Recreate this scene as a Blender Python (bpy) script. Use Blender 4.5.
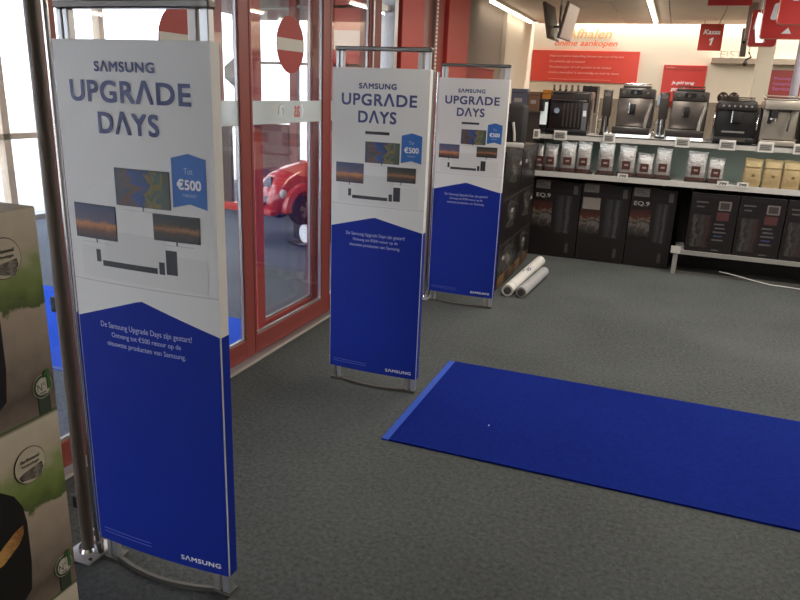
import bpy, bmesh, math, random
from mathutils import Vector, Matrix
random.seed(7)
for o in list(bpy.data.objects): bpy.data.objects.remove(o)
scene = bpy.context.scene
COL = scene.collection

# ------------------------------------------------------------------ camera
cam_d = bpy.data.cameras.new('camera'); cam = bpy.data.objects.new('camera', cam_d); COL.objects.link(cam)
cam_d.sensor_width = 36.0; cam_d.lens = 696.016 / 800 * 36; cam_d.clip_end = 200; cam_d.clip_start = 0.02
RX = (0.93244398, 0.3592461, 0.03860662); UP = (-0.13828296, 0.25610835, 0.95670598); FW = (-0.33380541, 0.89741337, -0.28848431)
cam.matrix_world = Matrix(((RX[0], UP[0], -FW[0], 0), (RX[1], UP[1], -FW[1], 0), (RX[2], UP[2], -FW[2], 1.5), (0, 0, 0, 1)))
scene.camera = cam
# ------------------------------------------------------------------ world, exposure
wd = bpy.data.worlds.new('world'); scene.world = wd; wd.use_nodes = True
bg = wd.node_tree.nodes['Background']; bg.inputs[0].default_value = (0.87, 0.92, 1.02, 1); bg.inputs[1].default_value = 6.5
scene.view_settings.view_transform = 'Standard'; scene.view_settings.look = 'None'
scene.view_settings.gamma = 1.0; scene.view_settings.use_curve_mapping = False
scene.view_settings.exposure = 0.15
TUBE_W = 30.0        # watts of one ceiling strip light
COVE_W = 130.0        # watts of the cove light above the back wall
SHADE_W = 15.0

CEIL = 2.51; WALLY = 11.05; WX = -2.06

# ------------------------------------------------------------------ materials
def lin(c):
    c = c / 255.0
    return c / 12.92 if c <= 0.04045 else ((c + 0.055) / 1.055) ** 2.4
def rgb(h): return (lin(int(h[0:2], 16)), lin(int(h[2:4], 16)), lin(int(h[4:6], 16)), 1)
MATS = {}
def mat(name, col, rough=0.6, metal=0.0, var=0.06, scale=8.0, bump=0.0, bscale=60.0, emit=0.0, spec=0.5, coat=0.0):
    if name in MATS: return MATS[name]
    m = bpy.data.materials.new(name); m.use_nodes = True; nt = m.node_tree; b = nt.nodes['Principled BSDF']
    b.inputs['Roughness'].default_value = rough; b.inputs['Metallic'].default_value = metal
    b.inputs['Specular IOR Level'].default_value = spec; b.inputs['Coat Weight'].default_value = coat
    c = rgb(col) if isinstance(col, str) else col
    tc = nt.nodes.new('ShaderNodeTexCoord'); nz = nt.nodes.new('ShaderNodeTexNoise')
    nz.inputs['Scale'].default_value = scale; nz.inputs['Detail'].default_value = 4
    nt.links.new(tc.outputs['Object'], nz.inputs['Vector'])
    mr = nt.nodes.new('ShaderNodeMapRange'); mr.inputs['To Min'].default_value = 1 - var; mr.inputs['To Max'].default_value = 1 + var
    nt.links.new(nz.outputs['Fac'], mr.inputs['Value'])
    mx = nt.nodes.new('ShaderNodeVectorMath'); mx.operation = 'SCALE'; mx.inputs[0].default_value = c[:3]
    nt.links.new(mr.outputs['Result'], mx.inputs['Scale']); nt.links.new(mx.outputs['Vector'], b.inputs['Base Color'])
    if bump:
        n2 = nt.nodes.new('ShaderNodeTexNoise'); n2.inputs['Scale'].default_value = bscale; n2.inputs['Detail'].default_value = 3
        nt.links.new(tc.outputs['Object'], n2.inputs['Vector'])
        bp = nt.nodes.new('ShaderNodeBump'); bp.inputs['Strength'].default_value = bump; bp.inputs['Distance'].default_value = 0.01
        nt.links.new(n2.outputs['Fac'], bp.inputs['Height']); nt.links.new(bp.outputs['Normal'], b.inputs['Normal'])
    if emit:
        b.inputs['Emission Color'].default_value = c; b.inputs['Emission Strength'].default_value = emit
    MATS[name] = m; return m
def carpet(name, dark, light, fine=420, bump=0.5):
    if name in MATS: return MATS[name]
    m = bpy.data.materials.new(name); m.use_nodes = True; nt = m.node_tree; b = nt.nodes['Principled BSDF']
    b.inputs['Roughness'].default_value = 0.95; b.inputs['Specular IOR Level'].default_value = 0.08
    tc = nt.nodes.new('ShaderNodeTexCoord')
    n1 = nt.nodes.new('ShaderNodeTexNoise'); n1.inputs['Scale'].default_value = fine; n1.inputs['Detail'].default_value = 2
    n2 = nt.nodes.new('ShaderNodeTexNoise'); n2.inputs['Scale'].default_value = 55; n2.inputs['Detail'].default_value = 6; n2.inputs['Roughness'].default_value = 0.75
    n3 = nt.nodes.new('ShaderNodeTexNoise'); n3.inputs['Scale'].default_value = 1.2; n3.inputs['Detail'].default_value = 3
    for n in (n1, n2, n3): nt.links.new(tc.outputs['Object'], n.inputs['Vector'])
    a = nt.nodes.new('ShaderNodeMath'); a.operation = 'MULTIPLY_ADD'; a.inputs[1].default_value = 0.45
    nt.links.new(n1.outputs['Fac'], a.inputs[0])
    s = nt.nodes.new('ShaderNodeMath'); s.operation = 'MULTIPLY'; s.inputs[1].default_value = 0.42
    nt.links.new(n2.outputs['Fac'], s.inputs[0]); nt.links.new(s.outputs[0], a.inputs[2])
    a2 = nt.nodes.new('ShaderNodeMath'); a2.operation = 'MULTIPLY_ADD'; a2.inputs[1].default_value = 0.13
    nt.links.new(n3.outputs['Fac'], a2.inputs[0]); nt.links.new(a.outputs[0], a2.inputs[2])
    r = nt.nodes.new('ShaderNodeValToRGB'); r.color_ramp.elements[0].position = 0.36; r.color_ramp.elements[1].position = 0.64
    r.color_ramp.elements[0].color = rgb(dark); r.color_ramp.elements[1].color = rgb(light)
    nt.links.new(a2.outputs[0], r.inputs[0]); nt.links.new(r.outputs[0], b.inputs['Base Color'])
    bp = nt.nodes.new('ShaderNodeBump'); bp.inputs['Strength'].default_value = bump; bp.inputs['Distance'].default_value = 0.004
    nt.links.new(a.outputs[0], bp.inputs['Height']); nt.links.new(bp.outputs['Normal'], b.inputs['Normal'])
    MATS[name] = m; return m
def glass(name, tint='f6f6f6', gloss=0.08, frost=0.0):
    if name in MATS: return MATS[name]
    m = bpy.data.materials.new(name); m.use_nodes = True; nt = m.node_tree; nt.nodes.clear()
    out = nt.nodes.new('ShaderNodeOutputMaterial'); tr = nt.nodes.new('ShaderNodeBsdfTransparent'); tr.inputs[0].default_value = rgb(tint)
    gl = nt.nodes.new('ShaderNodeBsdfGlossy'); gl.inputs['Roughness'].default_value = 0.03; gl.inputs[0].default_value = (1, 1, 1, 1)
    lw = nt.nodes.new('ShaderNodeLayerWeight'); lw.inputs[0].default_value = 0.22
    mr = nt.nodes.new('ShaderNodeMapRange'); mr.inputs['To Min'].default_value = gloss * 0.5; mr.inputs['To Max'].default_value = gloss * 3
    nt.links.new(lw.outputs['Facing'], mr.inputs['Value'])
    mx = nt.nodes.new('ShaderNodeMixShader'); nt.links.new(mr.outputs[0], mx.inputs[0]); nt.links.new(tr.outputs[0], mx.inputs[1]); nt.links.new(gl.outputs[0], mx.inputs[2])
    last = mx
    if frost:
        df = nt.nodes.new('ShaderNodeBsdfTranslucent'); df.inputs[0].default_value = rgb('d8dcd8')
        d2 = nt.nodes.new('ShaderNodeBsdfDiffuse'); d2.inputs[0].default_value = rgb('d8dcd8')
        ma = nt.nodes.new('ShaderNodeMixShader'); ma.inputs[0].default_value = 0.5
        nt.links.new(df.outputs[0], ma.inputs[1]); nt.links.new(d2.outputs[0], ma.inputs[2])
        m2 = nt.nodes.new('ShaderNodeMixShader'); m2.inputs[0].default_value = frost
        nt.links.new(mx.outputs[0], m2.inputs[1]); nt.links.new(ma.outputs[0], m2.inputs[2]); last = m2
    nt.links.new(last.outputs[0], out.inputs[0]); MATS[name] = m; return m
def picture(name, axis, stops, nscale=9.0, namp=0.35, rough=0.5, dist=1.5):
    """flat print: a colour ramp along one Generated axis, broken up with noise"""
    if name in MATS: return MATS[name]
    m = bpy.data.materials.new(name); m.use_nodes = True; nt = m.node_tree; b = nt.nodes['Principled BSDF']; b.inputs['Roughness'].default_value = rough
    tc = nt.nodes.new('ShaderNodeTexCoord'); sp = nt.nodes.new('ShaderNodeSeparateXYZ'); nt.links.new(tc.outputs['Generated'], sp.inputs[0])
    nz = nt.nodes.new('ShaderNodeTexNoise'); nz.inputs['Scale'].default_value = nscale; nz.inputs['Detail'].default_value = 4; nz.inputs['Distortion'].default_value = dist
    nt.links.new(tc.outputs['Generated'], nz.inputs['Vector'])
    ad = nt.nodes.new('ShaderNodeMath'); ad.operation = 'MULTIPLY_ADD'; ad.inputs[1].default_value = namp
    nt.links.new(nz.outputs['Fac'], ad.inputs[0]); nt.links.new(sp.outputs[axis], ad.inputs[2])
    sb = nt.nodes.new('ShaderNodeMath'); sb.operation = 'SUBTRACT'; sb.inputs[1].default_value = namp * 0.5; nt.links.new(ad.outputs[0], sb.inputs[0])
    r = nt.nodes.new('ShaderNodeValToRGB'); cr = r.color_ramp
    while len(cr.elements) < len(stops): cr.elements.new(0.5)
    for e, (p, c) in zip(cr.elements, stops): e.position = p; e.color = rgb(c)
    nt.links.new(sb.outputs[0], r.inputs[0]); nt.links.new(r.outputs[0], b.inputs['Base Color']); MATS[name] = m; return m

# ------------------------------------------------------------------ mesh builder
class MB:
    def __init__(s): s.bm = bmesh.new()
    def box(s, x0, x1, y0, y1, z0, z1, bev=0.0):
        g = bmesh.ops.create_cube(s.bm, size=1.0)['verts']
        for v in g:
            v.co = Vector((x0 if v.co.x < 0 else x1, y0 if v.co.y < 0 else y1, z0 if v.co.z < 0 else z1))
        if bev:
            es = list({e for v in g for e in v.link_edges})
            bmesh.ops.bevel(s.bm, geom=es, offset=bev, segments=2, affect='EDGES', profile=0.5)
        return s
    def cyl(s, a, b, r, r2=None, n=16, cap=True):
        a = Vector(a); b = Vector(b); d = b - a; L = d.length
        q = d.to_track_quat('Z', 'Y').to_matrix().to_4x4(); q.translation = (a + b) / 2
        bmesh.ops.create_cone(s.bm, cap_ends=cap, cap_tris=False, segments=n, radius1=r, radius2=r if r2 is None else r2, depth=L, matrix=q); return s
    def ball(s, c, r, n=14, sc=(1, 1, 1)):
        bmesh.ops.create_uvsphere(s.bm, u_segments=n, v_segments=max(6, n // 2), radius=r, matrix=Matrix.Translation(c) @ Matrix.Diagonal((*sc, 1))); return s
    def prism(s, pts, fn, t0, t1):
        """polygon pts (a,b) swept from t0 to t1; fn(a,b,t)->xyz"""
        A = [s.bm.verts.new(fn(a, b, t0)) for a, b in pts]; B = [s.bm.verts.new(fn(a, b, t1)) for a, b in pts]
        n = len(pts); s.bm.faces.new(A); s.bm.faces.new(B[::-1])
        for i in range(n): s.bm.faces.new((A[i], B[i], B[(i + 1) % n], A[(i + 1) % n]))
        return s
    def tube(s, pts, r, n=8):
        P = [Vector(p) for p in pts]; rings = []
        for i, p in enumerate(P):
            d = (P[min(i + 1, len(P) - 1)] - P[max(i - 1, 0)]).normalized(); q = d.to_track_quat('Z', 'Y')
            rings.append([s.bm.verts.new(p + q @ Vector((r * math.cos(2 * math.pi * k / n), r * math.sin(2 * math.pi * k / n), 0))) for k in range(n)])
        for a, b in zip(rings, rings[1:]):
            for k in range(n): s.bm.faces.new((a[k], a[(k + 1) % n], b[(k + 1) % n], b[k]))
        s.bm.faces.new(rings[0][::-1]); s.bm.faces.new(rings[-1]); return s
    def loft(s, rings, close=True):
        R = [[s.bm.verts.new(p) for p in r] for r in rings]; n = len(R[0])
        for a, b in zip(R, R[1:]):
            for k in range(n if close else n - 1): s.bm.faces.new((a[k], a[(k + 1) % n], b[(k + 1) % n], b[k]))
        if close: s.bm.faces.new(R[0][::-1]); s.bm.faces.new(R[-1])
        return s
    def faces(s, verts, fs):
        V = [s.bm.verts.new(v) for v in verts]
        for f in fs:
            try: s.bm.faces.new([V[i] for i in f])
            except ValueError: pass
        return s
    def mesh(s, name, m, smooth=False, norm=True):
        if norm: bmesh.ops.recalc_face_normals(s.bm, faces=s.bm.faces)
        me = bpy.data.meshes.new(name); s.bm.to_mesh(me); s.bm.free(); me.materials.append(m)
        if smooth:
            for p in me.polygons: p.use_smooth = True
            try: me.set_sharp_from_angle(angle=math.radians(38))
            except Exception: pass
        return me
    def build(s, name, m, parent=None, smooth=False, norm=True, loc=None, rot=None):
        return link(name, s.mesh(name, m, smooth, norm), parent, loc, rot)
def link(name, me, parent=None, loc=None, rot=None):
    o = bpy.data.objects.new(name, me); COL.objects.link(o); o.parent = parent
    if loc is not None: o.location = loc
    if rot is not None: o.rotation_euler = rot
    return o
def tag(o, label, cat, group=None):
    o['label'] = label; o['category'] = cat
    if group: o['group'] = group
    return o
def thing(name, label, cat, loc=(0, 0, 0), rz=0, group=None):
    return tag(link(name, None, None, loc, (0, 0, rz)), label, cat, group)
def struct(o): o['kind'] = 'structure'; return o
def box(name, m, parent, x0, x1, y0, y1, z0, z1, bev=0.0, **k): return MB().box(x0, x1, y0, y1, z0, z1, bev).build(name, m, parent, **k)
def copy_tree(o, parent=None):
    c = o.copy(); COL.objects.link(c); c.parent = parent
    for ch in [q for q in bpy.data.objects if q.parent == o and q is not c]: copy_tree(ch, c)
    return c

# ------------------------------------------------------------------ text
TC = {}
def glyphs(s, bold=0.0, shear=0.0, space=1.0):
    k = (s, bold, shear, space)
    if k not in TC:
        cu = bpy.data.curves.new('t', 'FONT'); cu.body = s; cu.offset = bold; cu.shear = shear; cu.space_character = space; cu.resolution_u = 4; cu.fill_mode = 'FRONT'
        ob = bpy.data.objects.new('t', cu); COL.objects.link(ob)
        dg = bpy.context.evaluated_depsgraph_get(); me = bpy.data.meshes.new_from_object(ob.evaluated_get(dg))
        V = [tuple(v.co) for v in me.vertices]; F = [tuple(p.vertices) for p in me.polygons]
        bpy.data.objects.remove(ob); bpy.data.curves.remove(cu); bpy.data.meshes.remove(me); TC[k] = (V, F)
    return TC[k]
def lettering(s, a0, a1, b0, b1, fn, m, parent, name='lettering', bold=0.0, shear=0.0, space=1.0, mirror=False):
    """text fitted to the box a0..a1, b0..b1; fn(a,b)->xyz on the surface"""
    V, F = glyphs(s, 0.0, shear, space)
    xs = [v[0] for v in V]; ys = [v[1] for v in V]; X0, X1, Y0, Y1 = min(xs), max(xs), min(ys), max(ys)
    P = []; FF = []
    fv = lambda a, b: Vector(fn(a, b)); am, bmid = (a0 + a1) / 2, (b0 + b1) / 2
    nv = (fv(am + 0.002, bmid) - fv(am, bmid)).cross(fv(am, bmid + 0.002) - fv(am, bmid)).normalized() * 0.00012
    for kk, (dx, dy) in enumerate(((0, 0),) if not bold else ((-bold, -bold), (bold, -bold), (-bold, bold), (bold, bold))):
        FF += [tuple(i + len(P) for i in f) for f in F]
        for v in V:
            t = (v[0] + dx - X0 + bold) / (X1 - X0 + 2 * bold); t = 1 - t if mirror else t
            P.append(Vector(fn(a0 + t * (a1 - a0), b0 + (v[1] + dy - Y0 + bold) / (Y1 - Y0 + 2 * bold) * (b1 - b0))) + nv * kk)
    F = FF
    return MB().faces(P, F).build(name, m, parent, norm=False)
def patch(pts, fn, m, parent, name, t=0.0006):
    """thin print laid on a surface: polygon (a,b), fn(a,b,t)"""
    return MB().prism(pts, fn, 0.0, t).build(name, m, parent)
def rect(a0, a1, b0, b1): return [(a0, b0), (a1, b0), (a1, b1), (a0, b1)]

# shared materials
M_white = mat('white_board', 'e0deda', 0.55, var=0.02)
M_navy = mat('print_blue', '1a2f92', 0.5, var=0.03, spec=0.12)
M_ink = mat('print_ink', '434a7a', 0.5, var=0.02)
M_badge = mat('print_badge', '2a66b4', 0.5, var=0.02)
M_pwhite = mat('print_white', 'e8e8ee', 0.5, var=0.02)
M_pblack = mat('print_black', '2c2c30', 0.5, var=0.05)
M_pgrey = mat('print_grey', 'bcbab8', 0.55, var=0.03)
M_alu = mat('aluminium', 'b9babb', 0.35, 0.7, var=0.03)
M_chrome = mat('chrome', 'd4d4d6', 0.12, 1.0, var=0.02)
M_smoke = mat('smoked_metal', '5a5652', 0.3, 0.6, var=0.04)
M_darkpost = mat('dark_post', '64584e', 0.45, 0.25, var=0.05)
M_black = mat('black_plastic', '1b1a1b', 0.4, var=0.1)
M_blackm = mat('black_matte', '1a1718', 0.7, var=0.1)
M_red = mat('red_frame', '8c423c', 0.42, var=0.05)
M_redwall = mat('red_cladding', 'b23c34', 0.5, var=0.05)
M_cream = mat('cream_plaster', 'd6ccba', 0.8, var=0.02, bump=0.05)
M_grey = mat('grey_plaster', '8a7d72', 0.85, var=0.03, bump=0.05)
M_sign = mat('sign_red', 'd04436', 0.45, var=0.03)
M_steel = mat('brushed_steel', '847c76', 0.3, 0.85, var=0.06, scale=30)
M_glass = glass('clear_glass')

# ================================================================== SETTING
struct(box('floor', carpet('floor_carpet', '2a2c2c', '6c706f'), None, WX - 0.1, 6.0, -3.0, 11.35, -0.08, 0.0))
struct(box('floor_2', carpet('daylit_carpet', '3a4048', '8490a2'), None, -6.7, WX - 0.1, -3.0, 11.35, -0.08, 0.0))  # same carpet as floor, daylight painted in as lighter, bluer tones
cl = struct(box('ceiling', mat('ceiling_board', '6e665e', 0.9), None, -6.7, 6.0, -3.0, 10.86, CEIL + 0.02, CEIL + 0.12))
struct(box('wall_front', M_cream, None, WX, 6.0, -3.2, -3.0, 0, 3.0))
w4 = struct(link('fill_window', None, None, (-6.4, -3.0, 0)))  # unseen lobby end, glazed to bring daylight onto end wall and car
for k in range(5): box('mullion', mat('pale_frame', 'c9b9a4', 0.6), w4, 1.07 * k - 0.03, 1.07 * k + 0.03, -0.04, 0.04, 0, 2.53)
for k in range(4): box('pane', M_glass, w4, 1.07 * k + 0.03, 1.07 * k + 1.04, -0.004, 0.004, 0.0, 2.53)
struct(box('ground_3', mat('paving', 'a8a8a4', 0.9), None, -6.7, WX, -30, -3.0, -0.1, -0.03))
struct(box('wall_right', M_cream, None, 6.0, 6.2, -3.0, 11.35, 0, 3.0))
struct(box('wall_back', M_cream, None, WX - 0.3, 6.0, WALLY, WALLY + 0.3, 0, 3.0))
# ceiling tiles
tm = MB().box(0.004, 0.596, 0.004, 0.596, 0, 0.018).mesh('ceiling_tile', mat('ceiling_tile', 'e2d4c4', 0.9, var=0.04, bump=0.1, bscale=200))
for i in range(9):
    for j in range(9):
        x = -2.04 + 0.6 * i; y = 5.44 + 0.6 * j
        link('ceiling_tile', tm, cl, (x, y, CEIL))
struct(box('ceiling_2', mat('cove_board', 'b8aea4', 0.9), None, -6.7, 6.0, 10.86, 11.35, 2.9, 3.0))
struct(box('trim_1', mat('cove_edge', 'a89d92', 0.9), None, WX, 6.0, 10.84, 10.87, CEIL, 2.9))

# wall on the door side beyond the doors: clad sections, then plaster
wl = struct(box('wall_left', M_grey, None, WX - 0.35, WX - 0.12, 6.12, 9.22, 0, CEIL + 0.02))
struct(box('wall_left_2', M_cream, None, WX - 0.35, WX - 0.09, 9.22, WALLY, 0, CEIL + 0.02))
struct(box('trim_2', mat('trim_light', 'cfc4b4', 0.7), None, WX - 0.12, WX - 0.07, 9.16, 9.26, 0, CEIL))
struct(box('trim_3', M_redwall, None, WX - 0.35, WX + 0.04, 6.40, 7.08, 0, CEIL, 0.006))
box('cladding_panel', mat('red_cladding_dark', '8e322c', 0.5), wl, WX - 0.12, WX + 0.005, 6.16, 6.39, 0, CEIL)
wr = struct(box('wall_left_3', mat('jamb_red', '7a3a34', 0.5), None, WX - 0.2, WX - 0.02, 5.24, 6.12, 0, CEIL + 0.02))
box('cladding_panel', M_redwall, wr, WX - 0.02, WX + 0.03, 5.27, 5.77, 0, CEIL - 0.01, 0.004)
box('cladding_panel', mat('brown_cladding', '8a5a50', 0.35), wr, WX - 0.02, WX + 0.012, 5.79, 5.98, 0, CEIL - 0.01, 0.004)
up = thing('slotted_upright', 'slotted metal upright on the red wall seen between middle and farthest gates', 'wall upright', (WX + 0.03, 6.03, 0))
box('channel', mat('upright_metal', '9a8078', 0.5, 0.3), up, -0.012, 0.02, -0.03, 0.03, 0.0, CEIL - 0.01)
d = MB()
for k in range(28): d.box(0.02, 0.026, -0.016, 0.016, 1.56 + 0.032 * k, 1.578 + 0.032 * k)
dd = d.build('slot_row', mat('slot_white', 'f0e6e0', 0.5), up); dd['kind'] = 'stuff'
# picture on the grey wall
ps = thing('wall_poster', 'plain dark red poster on grey wall above the farthest gate', 'poster', (WX - 0.12, 8.1, 1.48))
box('board', mat('poster_red', '93302c', 0.5), ps, 0, 0.02, -0.64, 0.66, 0, 0.28)
box('border', mat('poster_red_edge', '7c2622', 0.5), ps, 0.0, 0.026, -0.66, 0.68, 0.28, 0.3)

# ------------------------------------------------------------------ glazed entrance screen (doors 1..4)
def door(n, y0, y1, x=WX, stile=0.085, sl=None, sr=None, thick=0.036, m=M_red, rail=0.13, band=True, top=CEIL):
    r = struct(link('door_%d' % n, None, None, (x, y0, 0))); w = y1 - y0
    sl = stile if sl is None else sl; sr = stile if sr is None else sr; e = w - sr
    box('stile', m, r, -thick, 0, 0, sl, 0.02, top, 0.004)
    box('stile', m, r, -thick, 0, e, w, 0.02, top, 0.004)
    box('rail', m, r, -thick, 0, sl, e, 0.02, rail, 0.004)
    box('rail', m, r, -thick, 0, sl, e, top - 0.1, top, 0.004)
    b0 = -thick / 2 - 0.006; b1 = -thick / 2 + 0.008
    box('glazing_bead', M_alu, r, b0, b1, sl, e, rail, rail + 0.012)
    box('glazing_bead', M_alu, r, b0, b1, sl, sl + 0.008, rail + 0.012, top - 0.1)
    box('glazing_bead', M_alu, r, b0, b1, e - 0.008, e, rail + 0.012, top - 0.1)
    box('pane', M_glass, r, -thick / 2 - 0.004, -thick / 2 + 0.004, sl + 0.008, e - 0.008, rail + 0.012, top - 0.1)
    if band:
        box('frosted_band', glass('frosted_film', frost=0.8), r, -thick / 2 + 0.005, -thick / 2 + 0.007, sl + 0.008, e - 0.008, 1.295, 1.418)
    return r
door(1, -1.2, 0.55); door(2, 0.6, 1.955, stile=0.03, band=False); door(3, 1.96, 3.205, sl=0.03, sr=0.09); door(4, 3.21, 4.118, sl=0.02, sr=0.09); door(5, 4.122, 4.755, sl=0.02, sr=0.03)
# inner sliding leaf just behind the screen
door(6, 3.385, 4.19, x=WX - 0.09, sl=0.08, sr=0.135, thick=0.04, m=mat('red_leaf', 'b8443c', 0.4), band=False)
struct(box('trim_4', M_alu, None, WX - 0.18, WX + 0.035, -1.2, 4.9, 0, 0.014))
struct(box('trim_5', mat('track_light', 'b4aea6', 0.5), None, WX + 0.035, WX + 0.043, -1.2, 5.24, 0, 0.016))
w6 = struct(link('window_1', None, None, (WX, 4.9, 0)))
box('jamb', mat('jamb_red', '7a3a34', 0.5), w6, -0.1, 0, -0.12, 0.03, 0, CEIL)
box('mullion', M_alu, w6, -0.1, 0.01, 0.26, 0.33, 0, CEIL)
box('mullion', M_alu, w6, -0.02, 0.012, -0.14, -0.115, 0, CEIL)
box('pane', M_glass, w6, -0.04, -0.03, 0.03, 0.26, 0.1, CEIL)
box('transom', M_alu, w6, -0.08, -0.02, 0.03, 0.26, 2.05, 2.09)
box('sill', M_red, w6, -0.08, 0, 0.03, 0.26, 0, 0.1)
# marks on the frosted band
fnb = lambda a, b: (WX - 0.008, a, b)
mk = thing('band_logo', 'small spiral logo and red letters on the frosted glass band', 'sticker')
pts = [(0.028 * math.cos(t), 0.028 * math.sin(t)) for t in [k * 0.35 - 0.6 for k in range(13)]]
MB().tube([(WX - 0.008, 3.535 + a, 1.36 + b) for a, b in pts], 0.006, 6).build('spiral', M_pwhite, mk)
lettering('as', 3.675, 3.745, 1.325, 1.39, fnb, mat('film_red', 'c07070', 0.5), mk, mirror=True, bold=0.02)
lettering(')', 3.76, 3.785, 1.32, 1.40, fnb, M_pwhite, mk, bold=0.02)
# no entry signs on the glass
def no_entry(y, z, label):
    t = thing('no_entry_sign', label, 'sign', (WX - 0.006, y, z), group='no entry stickers on the glass doors')
    N = 40; R = 0.152
    MB().prism([(R * math.cos(2 * math.pi * k / N), R * math.sin(2 * math.pi * k / N)) for k in range(N)], lambda a, b, q: (q, a, b), 0, 0.003).build('disc', mat('no_entry_red', 'a2352f', 0.55), t)
    h = 0.032; c = math.sqrt(R * R - h * h)
    MB().prism([(-c, -h), (c, -h), (c, h), (-c, h)], lambda a, b, q: (q, a, b), 0.003, 0.0045).build('white_bar', mat('no_entry_white', 'c8c4bc', 0.55), t)
no_entry(3.635, 1.718, 'round red no entry sign in the open on the glass door')
no_entry(2.68, 1.665, 'round red no entry sign half hidden behind the nearest gate')

# ------------------------------------------------------------------ vestibule beyond the glass
M_pale = mat('pale_frame', 'c9b9a4', 0.6); M_maroon = mat('maroon_panel', '6a3436', 0.55)
ow = struct(link('window_2', None, None, (-6.4, -3.0, 0)))
for y in (1.2, 3.4, 5.0, 8.37, 9.8): box('mullion', M_pale, ow, -0.05, 0.05, y - 0.04, y + 0.04, 0, 2.53)
box('transom', M_pale, ow, -0.05, 0.05, 0, 14.2, 0.86, 0.92)
box('sill', mat('sill_grey', '9aa0a4', 0.6), ow, -0.06, 0.06, 0, 14.2, 0, 0.05)
box('pane', M_glass, ow, -0.005, 0.005, 0, 14.2, 0.05, 2.5)
struct(box('wall_side', M_redwall, None, -2.62, WX - 0.25, 7.3, 7.45, 0, 2.53))
ew = struct(link('window_3', None, None, (0, 7.35, 0)))
box('kerb', mat('kerb_red', 'c24038', 0.35), ew, -6.4, -2.62, -0.05, 0.05, 0, 0.09)
for x0, x1, z0, z1, mm in ((-4.78, -4.68, 0.09, 2.53, M_red), (-4.17, -4.08, 0.09, 2.53, M_red), (-3.72, -3.62, 0.09, 2.53, M_red), (-3.02, -2.92, 0.09, 2.53, M_red)):
    box('mullion', mm, ew, x0, x1, -0.04, 0.04, z0, z1)
for z in (1.74, 2.34): box('transom', mat('transom_grey', '8a8c86', 0.5), ew, -4.68, -2.92, -0.03, 0.03, z - 0.015, z + 0.015)
box('infill_or_reflection', mat('dark_infill', '5a4a48', 0.6), ew, -5.15, -5.0, -0.03, 0.03, 0.09, 1.02)
box('infill_or_reflection', M_maroon, ew, -4.62, -4.2, -0.03, 0.03, 0.09, 1.06)
box('infill_or_reflection', M_redwall, ew, -3.62, -3.02, -0.03, 0.03, 2.10, 2.53)  # red and white bands here are the shop's reflection, built as panels
box('infill_or_reflection', mat('reflected_white', 'dcd0c8', 0.6), ew, -3.62, -3.02, -0.03, 0.03, 1.9, 2.10)
box('infill_or_reflection', M_redwall, ew, -3.62, -3.02, -0.03, 0.03, 1.62, 1.9)
box('pane', M_glass, ew, -5.0, -2.92, -0.005, 0.005, 0.09, 2.5)
lettering('2', -3.32, -3.16, 1.84, 2.12, lambda a, b: (a, -0.036, b), M_sign, ew, name='numeral', mirror=True, bold=0.03)  # reflected shop sign character, built as a figure on the end wall
# clad pier on the end wall, thin boards with joints
pr = struct(box('wall_pier', mat('pier_core', 'b08478', 0.8), None, -5.42, -5.15, 7.3, 7.45, 0, 2.53))
for k in range(16):
    box('cladding_panel', mat('pier_board', 'bd7468', 0.7, var=0.1), pr, -5.43, -5.14, 7.285, 7.3, 0.05 + 0.155 * k, 0.19 + 0.155 * k)
oc = thing('octagonal_sign', 'grey octagonal sign board seen through the glass doors', 'sign', (-4.80, 7.28, 1.62))
MB().prism([(0.235 * math.cos(math.pi / 8 + k * math.pi / 4), 0.17 * math.sin(math.pi / 8 + k * math.pi / 4)) for k in range(8)], lambda a, b, q: (a, q, b), -0.012, 0.012).build('plate', mat('sign_back', '7c7c7a', 0.5, 0.3), oc)
box('bracket', M_alu, oc, -0.02, 0.02, 0.012, 0.03, -0.1, 0.1)
struct(box('ground', mat('paving', 'a8a8a4', 0.9), None, -40, -6.7, -30, 40, -0.1, -0.03))
struct(box('ground_2', mat('paving', 'a8a8a4', 0.9), None, -6.7, WX - 0.3, 11.35, 40, -0.1, -0.03))

# ================================================================== SECURITY GATES
HW = 0.2453; ZB = 0.081; ZT = 1.594; BUL = 0.012; RET = 0.037
def ycur(x): return -BUL * (1 - (x / HW) ** 2)
def sf(off): return lambda a, b: (a, ycur(a) - off, b)
def sft(a, b, t): return (a, ycur(a) - 0.0004 - t, b)
def grid_patch(x0, x1, zlo, zhi, n=24, off=0.0004, th=0.0006):
    m = MB(); V = []; F = []
    for i in range(n + 1):
        x = x0 + (x1 - x0) * i / n
        V += [(x, ycur(x) - off - th, zlo(x)), (x, ycur(x) - off - th, zhi(x)), (x, ycur(x) - off, zlo(x)), (x, ycur(x) - off, zhi(x))]
    for i in range(n):
        a = 4 * i; b = a + 4; F += [(a, b, b + 1, a + 1), (a + 2, a + 3, b + 3, b + 2), (a, a + 2, b + 2, b), (a + 1, b + 1, b + 3, a + 3)]
    F += [(0, 1, 3, 2), (4 * n, 4 * n + 2, 4 * n + 3, 4 * n + 1)]
    return m.faces(V, F)
def peak(x): return 0.898 - (0.062 * (-0.005 - x) / 0.24 if x < -0.005 else 0.056 * (x + 0.005) / 0.25)
P_tvc = picture('picture_swirl', 0, [(0.0, '3c4a5c'), (0.2, '6a4a34'), (0.36, '34508c'), (0.5, '24406e'), (0.66, '8a7630'), (0.8, '3c5a58'), (1.0, '5a5232')], 2.6, 1.1, dist=1.2)
P_tvl = picture('picture_sunset', 2, [(0.0, '33303a'), (0.25, '6e4636'), (0.42, 'c07a48'), (0.55, '5c5468'), (1.0, '3c4264')], 6, 0.25)
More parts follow.
